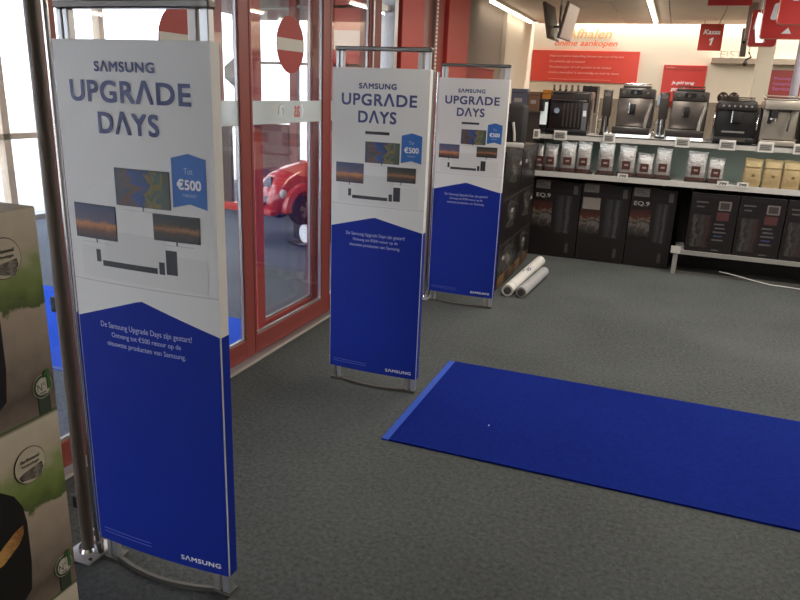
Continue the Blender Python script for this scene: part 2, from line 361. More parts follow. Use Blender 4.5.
P_tvr = picture('picture_glow', 2, [(0.0, '2c2c2c'), (0.3, '4a3a30'), (0.45, 'a06a40'), (0.6, '4a4438'), (1.0, '2c2e30')], 4, 0.3)
def gate(y, label, slot, dz=0.0):
    g = thing('security_gate', label, 'security gate', (-1.305, y, 0), group='security gates across the entrance')
    # frame
    for x in (-0.222, -0.200, 0.192, 0.226):
        wd_ = 0.0085 if x < 0 else 0.013
        box('frame_rail', M_alu if x != 0.192 else mat('frame_rail_grey', 'a8a29c', 0.4, 0.5), g, x - wd_, x + wd_, 0.006, 0.030, 0.012, 1.668, 0.003)
    box('frame_infill', M_smoke, g, -0.2135, -0.2085, 0.012, 0.024, 0.02, 1.665)
    box('top_bar', M_smoke, g, -0.236, 0.244, 0.002, 0.034, 1.668, 1.688, 0.004)
    V = [(x / 20 * 0.232, 0.03 - 0.05 * (1 - (x / 20) ** 2)) for x in range(-20, 21)]
    m = MB()
    m.loft([[(a, b - 0.006, 0.0), (a, b + 0.006, 0.0), (a, b + 0.006, 0.016), (a, b - 0.006, 0.016)] for a, b in V]); m.build('floor_bar', mat('floor_bar', '5c5a56', 0.45, 0.4), g)
    for x in (-0.211, 0.209): box('foot_plate', mat('floor_bar', '5c5a56', 0.45, 0.4), g, x - 0.03, x + 0.03, 0.002, 0.05, 0.0, 0.012, 0.003)
    # printed cover, bowed, with side returns
    n = 28; prof = [(-HW, RET)] + [(-HW + 2 * HW * i / n, ycur(-HW + 2 * HW * i / n)) for i in range(n + 1)] + [(HW, RET)]
    inn = [(-HW + 0.004, RET)] + [((-HW + 2 * HW * i / n) * 0.984, ycur(-HW + 2 * HW * i / n) + 0.004) for i in range(n + 1)] + [(HW - 0.004, RET)]
    V = []; F = []
    for (a, b), (c, d_) in zip(prof, inn): V += [(a, b, ZB), (a, b, ZT), (c, d_, ZB), (c, d_, ZT)]
    k = len(prof)
    for i in range(k - 1):
        a = 4 * i; b = a + 4; F += [(a, b, b + 1, a + 1), (a + 2, a + 3, b + 3, b + 2), (a, a + 2, b + 2, b), (a + 1, b + 1, b + 3, a + 3)]
    F += [(0, 1, 3, 2), (4 * k - 4, 4 * k - 2, 4 * k - 1, 4 * k - 3)]
    c = MB().faces(V, F).build('cover', M_white, g, smooth=True)
    grid_patch(-HW + 0.002, HW - 0.003, lambda x: ZB, lambda x: peak(x) + dz * (1 - abs(x) / HW)).build('blue_field', M_navy, c, smooth=True)
    box('blue_field', M_navy, c, HW + 0.0002, HW + 0.0008, 0.003, RET, ZB, 0.842); box('blue_field', M_navy, c, -HW - 0.0008, -HW - 0.0002, 0.003, RET, ZB, 0.836)
    # seam and printed plinth
    grid_patch(-HW + 0.001, HW - 0.001, lambda x: 0.9505, lambda x: 0.953).build('seam', M_pgrey, c)
    grid_patch(-0.205, 0.215, lambda x: 0.962 - 0.012 * x, lambda x: 1.052, off=0.0002).build('printed_plinth', mat('print_plinth', 'd9d7d3', 0.55, var=0.02), c)
    grid_patch(-0.115, 0.09, lambda x: 1.0, lambda x: 1.10, off=0.0003).build('printed_plinth', mat('print_plinth_b', 'd4d2ce', 0.55, var=0.02), c)
    # headline
    sfz = lambda off: (lambda a, b: (a, ycur(a) - off, b + dz))
    lettering('SΛMSUNG', -0.102, 0.088, 1.500, 1.527, sfz(0.0012), M_ink, c, bold=0.03, space=1.12)
    lettering('UPGRΛDE', -0.193, 0.189, 1.424, 1.482, sfz(0.0012), M_ink, c, bold=0.024, space=1.1)
    lettering('DΛYS', -0.103, 0.092, 1.345, 1.404, sfz(0.0012), M_ink, c, bold=0.024, space=1.1)
    if slot: grid_patch(-0.064, 0.060, lambda x: 1.294 + dz, lambda x: 1.308 + dz).build('printed_soundbar', M_pblack, c)
    for x0, x1, z0, z1, mm in ((a, b, c_ + dz, d_ + dz, e) for a, b, c_, d_, e in ((-0.060, 0.112, 1.163, 1.258, P_tvc), (-0.217, -0.070, 1.06, 1.152, P_tvl), (0.057, 0.196, 1.080, 1.147, P_tvr))):
        grid_patch(x0 - 0.002, x1 + 0.002, lambda x: z0 - 0.002, lambda x: z1 + 0.002, off=0.0006).build('television_bezel', M_pblack, c)
        grid_patch(x0, x1, lambda x: z0, lambda x: z1, off=0.0014).build('television_picture', mm, c)
        xm = (x0 + x1) / 2; grid_patch(xm - 0.002, xm + 0.002, lambda x: z0 - 0.012, lambda x: z0 - 0.002, 2, off=0.0006).build('television_stand', M_pblack, c)
        grid_patch(x0 + 0.02, x1 - 0.02, lambda x: z0 - 0.0135, lambda x: z0 - 0.012, 4, off=0.0006).build('television_stand', M_pgrey, c)
    for x0, x1, z0, z1 in ((a, b, c_ + dz, d_ + dz) for a, b, c_, d_ in ((-0.128, 0.060, 0.984, 1.000), (-0.150, -0.134, 0.994, 1.029), (0.066, 0.084, 0.984, 1.018), (0.089, 0.124, 0.986, 1.053))):
        grid_patch(x0, x1, lambda x: z0, lambda x: z1, 6).build('printed_speaker', M_pblack, c)
    bt = lambda x: 1.310 + dz - abs(x - 0.1715) / 0.05 * 0.013; bb = lambda x: 1.182 + dz - abs(x - 0.1715) / 0.05 * 0.012
    grid_patch(0.1215, 0.2215, bb, bt, 16).build('price_badge', M_badge, c)
    lettering('Tot', 0.158, 0.184, 1.258, 1.274, sfz(0.0014), mat('print_pale', 'a8c0dc', 0.5), c)
    lettering('€500', 0.136, 0.207, 1.218, 1.246, sfz(0.0014), M_pwhite, c, bold=0.03)
    lettering('retour', 0.152, 0.193, 1.200, 1.209, sfz(0.0014), mat('print_pale', 'a8c0dc', 0.5), c)
    mt = mat('print_text', 'b4b8dc', 0.5)
    lettering('De Samsung Upgrade Days zijn gestart!', -0.157, 0.157, 0.796, 0.818, sfz(0.0014), mt, c, bold=0.005)
    lettering('Ontvang tot €500 retour op de', -0.119, 0.121, 0.770, 0.790, sfz(0.0014), mt, c, bold=0.005)
    lettering('nieuwste producten van Samsung.', -0.137, 0.135, 0.742, 0.762, sfz(0.0014), mt, c, bold=0.005)
    lettering('SΛMSUNG', 0.080, 0.218, 0.103, 0.120, sf(0.0014), M_pwhite, c, bold=0.03, space=1.12)
    for z in (0.124, 0.112): grid_patch(-0.222, -0.03, lambda x: z, lambda x: z + 0.0025, 8, off=0.0014).build('small_print', mat('print_small', '5a66bc', 0.5), c)
    return g
gate(1.480, 'nearest and largest blue and white poster gate, beside the dark post', False, 0.016)
gate(3.127, 'middle blue and white poster gate, standing in front of the red glass doors', True)
gate(4.766, 'farthest and smallest blue and white poster gate, beside the paper rolls', True)

# guard posts
def guard_post(x, y, label, top, M_darkpost=M_darkpost, so=0.032):
    t = thing('guard_post', label, 'post', (x, y, 0), group='guard posts beside the gates')
    MB().box(-0.062, 0.048, -0.05, 0.07, 0, 0.012, 0.004).build('base_plate', mat('plate_satin', 'b8b6b8', 0.35, 0.35), t, smooth=True)
    MB().cyl((-0.012, 0.01, 0.012), (-0.012, 0.01, top), 0.0195, n=20).build('tube', M_darkpost, t, smooth=True)
    MB().cyl((-0.012, 0.01, 0.012), (-0.012, 0.01, 0.024), 0.034, 0.028, n=20).build('flange', M_chrome, t, smooth=True)
    MB().cyl((so, 0.012, 0.012), (so, 0.012, top), 0.009, n=14).build('slim_tube', M_chrome, t, smooth=True)
    MB().cyl((so, 0.012, 0.012), (so, 0.012, 0.05), 0.016, n=14).build('flange', M_chrome, t, smooth=True)
    MB().cyl((-0.012, 0.01, top), (-0.012, 0.01, top + 0.008), 0.021, n=20).build('cap', M_chrome, t, smooth=True)
    for z in (0.83, 0.16): box('clip', M_black, t, -0.05, -0.028, 0.0, 0.022, z, z + 0.045, 0.003)
    for (a, b) in ((-0.05, -0.035), (-0.05, 0.055), (0.04, -0.035)): MB().cyl((a, b, 0.012), (a, b, 0.017), 0.006, n=8).build('bolt', M_chrome, t)
    return t
guard_post(-1.603, 1.475, 'tall dark guard post on chrome plate beside the nearest gate', 1.9)
guard_post(-1.600, 4.80, 'chrome and grey guard post left of the farthest gate', 1.63, mat('post_satin', 'b4b0ac', 0.35, 0.5), 0.026)
cb = MB().tube([(-1.66 + 0.012 * math.sin(k * 0.5), 1.5 + 0.006 * k, 0.006 + 0.165 * max(0, math.cos(k / 12 * 1.57)) ** 1.5) for k in range(13)], 0.0028, 6).build('cable', mat('white_cable', 'dcdcd8', 0.5), None, smooth=True)
tag(cb, 'thin white cable hanging from the clip of the nearest post', 'cable')

# ================================================================== MATS AND ROLLS
M_mat = carpet('blue_mat', '08185f', '122a86', 500, 0.4)
mt_ = thing('floor_mat', 'bright blue carpet mat lying inside the shop beyond the gates', 'floor mat', (-1.033, 2.609, 0))
box('mat_body', M_mat, mt_, 0.035, 4.2, 0, 1.035, 0, 0.009); box('edge_strip', mat('mat_edge', '2550b8', 0.6), mt_, 0.0, 0.035, 0, 1.035, 0, 0.007)
fl = thing('paper_scrap', 'tiny white fluff lying on the blue mat near its end', 'litter', (-0.62, 2.93, 0.0095)); MB().ball((0, 0, 0.002), 0.004, 8, (0.6, 2, 0.5)).build('fluff', M_pwhite, fl)
mo = thing('floor_mat', 'blue mat outside the glass doors in the entrance lobby', 'floor mat', (-4.6, 2.58, 0))
box('mat_body', carpet('blue_mat_outer', '1c4fd8', '2f68ee', 500, 0.4), mo, 0, 2.33, 0.03, 1.15, 0, 0.009); box('edge_strip', mat('mat_edge', '2f63d6', 0.6), mo, 0, 2.33, 0, 0.03, 0, 0.007)
def roll(a, b, r, label, text):
    t = thing('poster_roll', label, 'paper roll', (0, 0, 0), group='white poster rolls on the carpet')
    a = Vector(a); b = Vector(b); d = (b - a).normalized(); pm = mat('roll_paper', 'd9d6d0', 0.7, var=0.03) if text else mat('roll_paper_grey', 'a4a4a6', 0.7, var=0.05)
    q = d.to_track_quat('Z', 'Y').to_matrix(); L = (b - a).length; n = 28
    # spiral wound paper: outer wall, inner wall, ends
    def ring(z, rr, ): return [a + q @ Vector((rr * math.cos(2 * math.pi * k / n), rr * math.sin(2 * math.pi * k / n), z)) for k in range(n)]
    MB().loft([ring(0.01, r * 0.62), ring(0.0, r * 0.72), ring(0, r), ring(L, r), ring(L, r * 0.72), ring(L - 0.02, r * 0.62)], True).build('sheet', pm, t, smooth=True)
    MB().loft([ring(-0.012, r * 0.50), ring(-0.012, r * 0.60), ring(0.05, r * 0.60)]).build('inner_sheet', mat('roll_inner', '4c4846', 0.8), t, smooth=True)
    for z in (0.10, L * 0.62): MB().loft([ring(z, r * 1.015), ring(z + 0.012, r * 1.015)]).build('band', mat('roll_band', 'b8b8bc', 0.5), t)
    if text:
        up_ = Vector((0, 0, 1)); sd = d.cross(up_).normalized()
        def fn(u, v):
            th = v / r; return a + d * u + (up_ * math.cos(th) + sd * math.sin(th)) * (r * 1.02)
        lettering(text, L * 0.42, L * 0.58, -0.022, 0.03, lambda u, v: fn(u, 0.022 - v), mat('roll_ink', '3c4478', 0.6), t, bold=0.02)
    return t
roll((-1.035, 5.16, 0.046), (-0.985, 6.30, 0.046), 0.046, 'long white paper roll with dark lettering against the box stack', 'Top')
roll((-0.93, 5.17, 0.042), (-0.885, 5.93, 0.042), 0.042, 'shorter greyer paper roll lying beside the lettered roll', None)

# ================================================================== NEAR LEFT: FRYER BOXES
FX = -0.863
P_face = None
def fryer_face():
    m = bpy.data.materials.new('fryer_box_print'); m.use_nodes = True; nt = m.node_tree; b = nt.nodes['Principled BSDF']; b.inputs['Roughness'].default_value = 0.42
    tc = nt.nodes.new('ShaderNodeTexCoord'); sp = nt.nodes.new('ShaderNodeSeparateXYZ'); nt.links.new(tc.outputs['Object'], sp.inputs[0])
    nz = nt.nodes.new('ShaderNodeTexNoise'); nz.inputs['Scale'].default_value = 26; nz.inputs['Detail'].default_value = 3; nt.links.new(tc.outputs['Object'], nz.inputs['Vector'])
    a = nt.nodes.new('ShaderNodeMath'); a.operation = 'MULTIPLY_ADD'; a.inputs[1].default_value = 0.22; nt.links.new(nz.outputs['Fac'], a.inputs[0])
    s = nt.nodes.new('ShaderNodeMath'); s.operation = 'MULTIPLY_ADD'; s.inputs[1].default_value = 1 / 0.329; s.inputs[2].default_value = -0.11; nt.links.new(sp.outputs[2], s.inputs[0]); nt.links.new(s.outputs[0], a.inputs[2])
    r = nt.nodes.new('ShaderNodeValToRGB'); cr = r.color_ramp
    stops = [(0.0, '8a7b6e'), (0.14, '64574d'), (0.30, '98897b'), (0.55, 'bdad9b'), (0.565, '566433'), (0.66, '7c8e46'), (0.74, '96a268'), (0.84, 'cdc1a8'), (0.92, 'd6cab6'), (1.0, 'ded3c0')]
    while len(cr.elements) < len(stops): cr.elements.new(0.5)
    for e, (p, c) in zip(cr.elements, stops): e.position = p; e.color = rgb(c)
    nt.links.new(a.outputs[0], r.inputs[0]); nt.links.new(r.outputs[0], b.inputs['Base Color']); return m
P_face = fryer_face()
def fryer_box(z, label):
    t = thing('fryer_box', label, 'carton', (FX, 0.762, z), group='stacked fryer cartons'); H = 0.3285
    box('carton', mat('carton_side', 'b8ab96', 0.6), t, -0.38, -0.001, -0.40, 0, 0.0005, H, 0.002)
    box('front_print', P_face, t, -0.001, 0, -0.399, -0.001, 0.002, H - 0.002)
    box('edge_line', mat('carton_green', '5c6a48', 0.6), t, 0, 0.0004, -0.399, -0.001, 0.0015, 0.006)
    fn = lambda a, b, q: (0.0003 + q, a, b); f2 = lambda a, b: (0.0012, a, b)
    # fryer picture: round black body with food drawer
    body = [(-0.088, 0.05), (-0.082, 0.1), (-0.081, 0.17), (-0.085, 0.2), (-0.097, 0.225), (-0.12, 0.245), (-0.16, 0.262), (-0.23, 0.272), (-0.3, 0.262), (-0.34, 0.22), (-0.35, 0.12), (-0.33, 0.05), (-0.27, 0.028), (-0.16, 0.026), (-0.11, 0.034)]
    patch(body, fn, mat('print_fryer', '201d1b', 0.35), t, 'fryer_picture')
    patch([(-0.089, 0.17), (-0.090, 0.155), (-0.1, 0.142), (-0.13, 0.125), (-0.2, 0.12), (-0.2, 0.14), (-0.14, 0.146), (-0.105, 0.166)], lambda a, b, q: (0.001 + q, a, b), picture('picture_food', 1, [(0, '6a3c1c'), (0.4, 'b8743a'), (0.6, 'd8a860'), (1, '8a5428')], 14, 0.8), t, 'food_picture')
    # callout circle
    N = 36; cy, cz, R = -0.063, 0.262, 0.029
    o1 = [(cy + R * math.cos(2 * math.pi * k / N), cz + R * 1.05 * math.sin(2 * math.pi * k / N)) for k in range(N)]
    patch(o1, lambda a, b, q: (0.0003 + q, a, b), mat('print_outline', '4c463e', 0.5), t, 'callout_ring')
    patch([(cy + (a - cy) * 0.955, cz + (b - cz) * 0.955) for a, b in o1], lambda a, b, q: (0.0010 + q, a, b), mat('print_cream', 'd2c6b2', 0.5), t, 'callout_disc')
    patch([(cy - 0.019, cz - 0.02), (cy + 0.015, cz - 0.028), (cy + 0.022, cz - 0.012), (cy + 0.02, cz - 0.003), (cy - 0.012, cz - 0.008), (cy - 0.022, cz - 0.012)], lambda a, b, q: (0.0017 + q, a, b), picture('picture_blades', 1, [(0, '2a2624'), (0.4, '8a8078'), (0.5, '3a3430'), (0.7, 'a09688'), (1, '2c2826')], 9, 0.9), t, 'callout_picture')
    lettering('Fat Removal', cy - 0.017, cy + 0.017, cz + 0.008, cz + 0.014, lambda a, b: (0.0022, a, b), mat('print_outline', '4c463e', 0.5), t, bold=0.02)
    lettering('Technologie', cy - 0.017, cy + 0.016, cz - 0.001, cz + 0.005, lambda a, b: (0.0022, a, b), mat('print_outline', '4c463e', 0.5), t, bold=0.02)
    # number one badge on a ribbon
    by, bz, br = -0.024, 0.05, 0.0165
    patch(rect(by - 0.010, by + 0.012, 0.004, bz - 0.008), lambda a, b, q: (0.0003 + q, a, b), mat('print_green_dark', '3a4836', 0.5), t, 'badge_ribbon')
    c1 = [(by + br * math.cos(2 * math.pi * k / N), bz + br * 1.1 * math.sin(2 * math.pi * k / N)) for k in range(N)]
    patch([(by + (a - by) * 1.08, bz + (b - bz) * 1.08) for a, b in c1], lambda a, b, q: (0.0006 + q, a, b), mat('print_cream', 'd2c6b2', 0.5), t, 'badge_rim')
    patch(c1, lambda a, b, q: (0.0013 + q, a, b), mat('print_green', '3f5c38', 0.5), t, 'badge_ring')
    patch([(by + (a - by) * 0.82, bz + (b - bz) * 0.82) for a, b in c1], lambda a, b, q: (0.0020 + q, a, b), mat('print_badge_white', 'd0cabc', 0.5), t, 'badge_disc')
    lettering('N°', by - 0.011, by + 0.003, bz - 0.006, bz + 0.007, lambda a, b: (0.0028, a, b), mat('print_outline', '4c463e', 0.5), t)
    patch([(by + 0.002 + 0.012 * a, bz - 0.006 + 0.032 * b) for a, b in ((0.45, 0), (0.9, 0), (0.9, 1), (0.6, 1), (0.0, 0.8), (0.0, 0.6), (0.45, 0.74))], lambda a, b, q: (0.0029 + q, a, b), mat('print_green_num', '3c6e34', 0.5), t, 'numeral')
    for k in range(2): patch(rect(by - 0.008, by + 0.004, bz - 0.010 - 0.004 * k, bz - 0.0085 - 0.004 * k), lambda a, b, q: (0.0027 + q, a, b), mat('print_outline', '4c463e', 0.5), t, 'badge_line')
    return t
for k, lb in enumerate(('bottom fryer carton of the stack at the left edge', 'second fryer carton from the floor at the left edge', 'third fryer carton up, its circle callout clearly visible', 'topmost fryer carton of the stack at the left edge')):
    fryer_box(0.329 * k + 0.0005, lb)

# ================================================================== RIDE CAR IN THE LOBBY
rc = thing('ride_car', 'small red ride-on car on a black stand seen through the glass', 'toy car', (-3.265, 6.295, 0), math.radians(-120))
M_car = mat('car_red', 'c03428', 0.22, var=0.03, coat=0.6)
secs = [(0.62, 0.12, 0.36, 0.44), (0.59, 0.19, 0.33, 0.55), (0.53, 0.23, 0.31, 0.64), (0.44, 0.25, 0.30, 0.70), (0.30, 0.26, 0.30, 0.755), (0.12, 0.27, 0.30, 0.80), (-0.02, 0.27, 0.30, 0.81), (-0.06, 0.27, 0.30, 0.70), (-0.40, 0.27, 0.30, 0.70), (-0.46, 0.26, 0.30, 0.82), (-0.62, 0.2, 0.33, 0.62), (-0.66, 0.12, 0.36, 0.5)]
rings = []
for x, w, z0, z1 in secs:
    r = []
    for k in range(24):
        a = 2 * math.pi * k / 24; ca, sa = math.cos(a), math.sin(a)
        r.append((x, w * math.copysign(abs(ca) ** 0.55, ca), (z0 + z1) / 2 + (z1 - z0) / 2 * math.copysign(abs(sa) ** 0.6, sa)))
    rings.append(r)
MB().loft(rings).build('body', M_car, rc, smooth=True)
for sx in (0.32, -0.36):
    for sy in (1, -1):
        # fender arch
        rr = []
        for k in range(13):
            a = math.pi * (k / 12) * 1.06 - 0.1
            c_, s_ = math.cos(a), math.sin(a)
            rr.append([(sx + c_ * 0.165, sy * 0.20, 0.375 + s_ * 0.165), (sx + c_ * 0.165, sy * 0.31, 0.375 + s_ * 0.165), (sx + c_ * 0.185, sy * 0.325, 0.375 + s_ * 0.185), (sx + c_ * 0.225, sy * 0.295, 0.375 + s_ * 0.235), (sx + c_ * 0.23, sy * 0.20, 0.375 + s_ * 0.26)])
        MB().loft(rr).build('fender', M_car, rc, smooth=True)
        MB().cyl((sx, sy * 0.21, 0.375), (sx, sy * 0.212, 0.375), 0.163, n=24).build('wheel_well', M_black, rc)
        MB().cyl((sx, sy * 0.215, 0.37), (sx, sy * 0.30, 0.37), 0.135, n=28).build('tyre', M_blackm, rc, smooth=True)
        wh = MB().cyl((sx, sy * 0.30, 0.37), (sx, sy * 0.306, 0.37), 0.082, n=24).build('wheel_rim', M_black, rc)
        for k in range(5):
            a = 2 * math.pi * k / 5; MB().prism([(-0.014, 0.01), (0.014, 0.01), (0.022, 0.078), (-0.022, 0.078)], lambda p, q, t: (sx + p * math.cos(a) - q * math.sin(a), sy * (0.306 + t), 0.37 + p * math.sin(a) + q * math.cos(a)), 0, 0.006).build('spoke', M_alu, wh)
MB().prism([(0.085 * math.cos(2 * math.pi * k / 24) , 0.14 * math.sin(2 * math.pi * k / 24)) for k in range(24)], lambda a, b, t: (0.615 - 0.10 * (b + 0.14) / 0.28 + t, a - 0.02, 0.52 + b), 0, 0.03).build('grille', mat('grille_dark', '2b3040', 0.35), rc, smooth=False)
MB().prism([(0.024 * math.cos(k), 0.03 * math.sin(k)) for k in [2 * math.pi * i / 12 for i in range(12)]], lambda a, b, t: (0.595 - 0.36 * b + t, a - 0.02, 0.57 + b), 0.02, 0.03).build('badge', M_chrome, rc)
for sy in (1, -1): MB().ball((0.52, sy * 0.2, 0.52), 0.06, 16, (0.7, 0.7, 0.9)).build('headlight', mat('headlight', 'd8d8d8', 0.2), rc, smooth=True)
MB().box(0.57, 0.66, -0.2, 0.2, 0.315, 0.365, 0.012).build('bumper', mat('bumper', 'c8443c', 0.3), rc, smooth=True)
lettering('RACING', -0.08, 0.16, 0.66, 0.70, lambda a, b: (a, 0.272, b), M_pwhite, rc, mirror=True)
box('stand', M_black, rc, -0.45, 0.18, -0.2, 0.24, 0.0, 0.30, 0.01)
MB().cyl((0.24, 0.16, 0.11), (0.27, 0.16, 0.11), 0.088, n=28).build('round_lamp', mat('round_lamp', 'dfeaf2', 0.4, emit=0.6), rc)
box('step', M_black, rc, 0.18, 0.36, 0.0, 0.24, 0, 0.02)

# ================================================================== MAIN SHELF UNIT
SY = 6.64
sh = thing('shelf_unit', 'long grey shop shelf unit holding coffee machines and coffee bags', 'shelf')
M_rail = mat('shelf_rail', 'c4c2bd', 0.5, 0.1); M_sb = mat('shelf_back', 'b6c6bc', 0.5); M_shelf = mat('shelf_top', 'c9c8c4', 0.45)
box('shelf', M_shelf, sh, -1.19, 2.4, SY + 0.012, 7.10, 1.135, 1.165); box('shelf_edge', M_rail, sh, -1.19, 2.4, SY, SY + 0.012, 1.125, 1.175)
box('shelf', M_shelf, sh, -1.19, 2.4, SY + 0.012, 7.10, 0.785, 0.82); box('shelf_edge', M_rail, sh, -1.19, 2.4, SY, SY + 0.012, 0.78, 0.828)
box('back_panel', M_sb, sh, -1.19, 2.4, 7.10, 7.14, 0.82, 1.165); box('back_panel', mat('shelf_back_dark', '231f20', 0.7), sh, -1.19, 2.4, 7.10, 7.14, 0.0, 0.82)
box('side_panel', mat('shelf_side', '3a3636', 0.6), sh, -1.21, -1.19, SY + 0.02, 7.14, 0.0, 1.165)
for x in (-0.02, 1.2): box('upright', M_rail, sh, x - 0.015, x + 0.015, 7.06, 7.10, 0, 1.165)
box('base_shelf', M_shelf, sh, 0.16, 2.4, SY + 0.02, 7.10, 0.185, 0.21); box('base_rail', mat('rail_dim', '8e8c88', 0.5), sh, 0.14, 2.4, SY - 0.005, SY + 0.02, 0.185, 0.222)
box('base_foot', mat('rail_dim', '8e8c88', 0.5), sh, 0.145, 0.185, SY, SY + 0.05, 0.0, 0.185); box('bracket', M_rail, sh, 0.12, 0.2, SY - 0.012, SY + 0.02, 0.19, 0.25)
box('plinth', mat('plinth_dark', '221f1f', 0.7), sh, 0.19, 2.4, 6.98, 7.10, 0, 0.185); box('floor_rail', mat('floor_rail', '6a6662', 0.5, 0.3), sh, 0.19, 2.4, 6.70, 6.74, 0, 0.014)
for x0, x1, lb in ((-0.70, 0.62, 'clear glass screen behind the two steel coffee machines'), (0.64, 2.4, 'clear glass screen behind the espresso machines at the right')):
    gs = thing('glass_screen', lb, 'glass screen', ((x0 + x1) / 2, 7.09, 1.1655), group='glass screens on the top shelf'); hw = (x1 - x0) / 2
    box('pane', glass('screen_glass', 'cfcdcb', 0.1), gs, -hw, hw, -0.004, 0.004, 0.012, 0.335); box('foot_rail', M_alu, gs, -hw, hw, -0.008, 0.008, 0, 0.012)
for x0, x1, lb in ((-0.545, -0.20, 'added glow for the bright shelf top under the left steel coffee machine'), (-0.06, 0.24, 'added glow for the bright shelf top under the right steel coffee machine')):
    lp = thing('shelf_glow', lb, 'shelf glow', ((x0 + x1) / 2, 6.645, 1.1755), group='added glow on the top shelf'); hw = (x1 - x0) / 2
    box('plate', mat('plate_white', 'e8e8e6', 0.4), lp, -hw, hw, 0, 0.40, 0, 0.006); box('diffuser', mat('shelf_glow', 'f8f8f6', 0.4, emit=1.6), lp, -hw + 0.003, hw - 0.003, -0.002, 0.398, 0.006, 0.026)  # emission stands in for the brightly lit white shelf top
box('shelf_liner', M_shelf, sh, -1.19, 2.4, SY, 7.07, 1.165, 1.1752)
la = bpy.data.lights.new('under_shelf_lamp', 'AREA'); la.shape = 'RECTANGLE'; la.size = 3.4; la.size_y = 0.03; la.energy = 1.7; la.color = (0.95, 1.0, 0.97)
ul = bpy.data.objects.new('under_shelf_lamp', la); COL.objects.link(ul); ul.parent = sh; ul.location = (0.6, SY + 0.04, 1.118)
box('lamp_strip', mat('lamp_housing', 'c8c0b4', 0.5), sh, -1.1, 2.3, SY + 0.02, SY + 0.06, 1.122, 1.135)
for x, wt, lb in ((-1.185, 0.06, 'at the left end of the top shelf edge'), (-0.968, 0.118, 'second from left, under the dark glossy machine'), (-0.535, 0.105, 'third from left, under the slim milk frother'), (0.08, 0.12, 'under the second steel coffee machine'), (0.436, 0.128, 'under the squat black espresso machine'), (0.73, 0.12, 'under the pale steel espresso machine'), (0.99, 0.11, 'cut by the right picture edge')):
    tg = thing('price_tag', 'white framed shelf price tag ' + lb, 'price tag', (x, SY - 0.0005, 1.118), group='price tags on the top shelf edge')
    box('frame', mat('tag_frame', 'd8d5d0', 0.5), tg, -wt / 2, wt / 2, -0.016, 0, 0, 0.085, 0.004)
    t = box('tag_display', mat('tag_display', '9a9894', 0.4), tg, -wt / 2 + 0.014, wt / 2 - 0.014, -0.0175, -0.016, 0.016, 0.070)
    for k in range(3): box('tag_line', mat('tag_ink', '4c4a48', 0.5), t, -wt / 2 + 0.018, wt / 2 - 0.022 - 0.01 * (k % 2), -0.0185, -0.0175, 0.024 + 0.014 * k, 0.031 + 0.014 * k)
for x, lb in ((-0.377, 'below the sixth silver bag'), (0.452, 'left of the two neighbouring cards'), (0.609, 'right of the two neighbouring cards')):
    tg = thing('price_card', 'small paper price card on the lower shelf edge ' + lb, 'price card', (x, SY - 0.0005, 0.815), group='price cards on the lower shelf edge')
    box('card', mat('tag_frame', 'd8d5d0', 0.5), tg, -0.045, 0.045, -0.005, 0, 0, 0.043)
    lettering('799', -0.03, 0.03, 0.009, 0.033, lambda a, b: (a, -0.0062, b), mat('tag_ink', '4c4a48', 0.5), tg, bold=0.03)

# ------------------------------------------------------------------ coffee bags
M_foil = mat('foil_silver', 'a8a4a2', 0.32, 0.55, var=0.12, scale=40, bump=0.9, bscale=45)
M_beans = mat('bag_beans', '4a2f2a', 0.7, var=0.2, scale=90); M_kraft = mat('kraft_gold', 'a8926a', 0.42, 0.25, var=0.08, bump=0.5, bscale=30)
M_lab = mat('bag_label', '4a2624', 0.6, var=0.15, scale=60)
def bag_rings(w, h, dp, n=20):
    R = []
    for f, ww, dd_, sq in ((0, 0.90, 0.85, .4), (0.04, 0.98, 1.0, .45), (0.3, 1.0, 1.0, .6), (0.6, 0.98, 0.85, .7), (0.78, 0.95, 0.5, .8), (0.88, 0.95, 0.16, .8), (0.97, 0.97, 0.05, .5), (1.0, 0.97, 0.045, .5)):
        r = []
        for k in range(n):
            a = 2 * math.pi * k / n; c, s = math.cos(a), math.sin(a)
            wob = 1 + 0.035 * math.sin(5 * a + f * 9) * (f > 0.2)
            r.append((w / 2 * ww * math.copysign(abs(c) ** sq, c) * wob, dp / 2 * dd_ * math.copysign(abs(s) ** sq, s), h * f + 0.006 * math.sin(3 * a + 1.3) * (f > 0.9)))
        R.append(r)
    return R
def bag(x, w, h, label, kraft=False):
    t = thing('coffee_bag', label, 'coffee bag', (x, 6.73, 0.836 if not kraft else 0.8215), random.uniform(-0.08, 0.08), 'coffee bags on the middle shelf'); dp = 0.085
    R = bag_rings(w, h, dp)
    MB().loft(R).build('pouch', M_kraft if kraft else M_foil, t, smooth=True)
    MB().box(-w / 2 * 0.97, w / 2 * 0.97, -0.004, 0.004, h * 0.93, h * 1.0).build('seal', M_kraft if kraft else M_foil, t)
    if kraft:
        MB().cyl((0.01, -dp / 2 - 0.002, h * 0.42), (0.01, -dp / 2 + 0.004, h * 0.42), 0.013, n=12).build('valve', mat('valve', '7a6440', 0.5), t)
        box('fold', mat('kraft_dark', '94804e', 0.5), t, -w * 0.44, w * 0.44, -dp * 0.40, -dp * 0.2, h * 0.70, h * 0.72)  # fold strip in a darker kraft tone
    else:
        MB().loft([[(p[0] * 1.012, p[1] * 1.02, z) for p in R[1]] for z in (0.004, 0.03)]).build('dark_base', M_beans, t, smooth=True)
        box('label', M_lab, t, -0.036, 0.036, -dp / 2 - 0.003, -dp / 2 + 0.012, h * 0.22, h * 0.22 + 0.072)
        box('label_mark', mat('label_mark', 'a89488', 0.6), t, -0.015, 0.018, -dp / 2 - 0.0045, -dp / 2 - 0.003, h * 0.22 + 0.03, h * 0.22 + 0.045)
    return t
trays = []
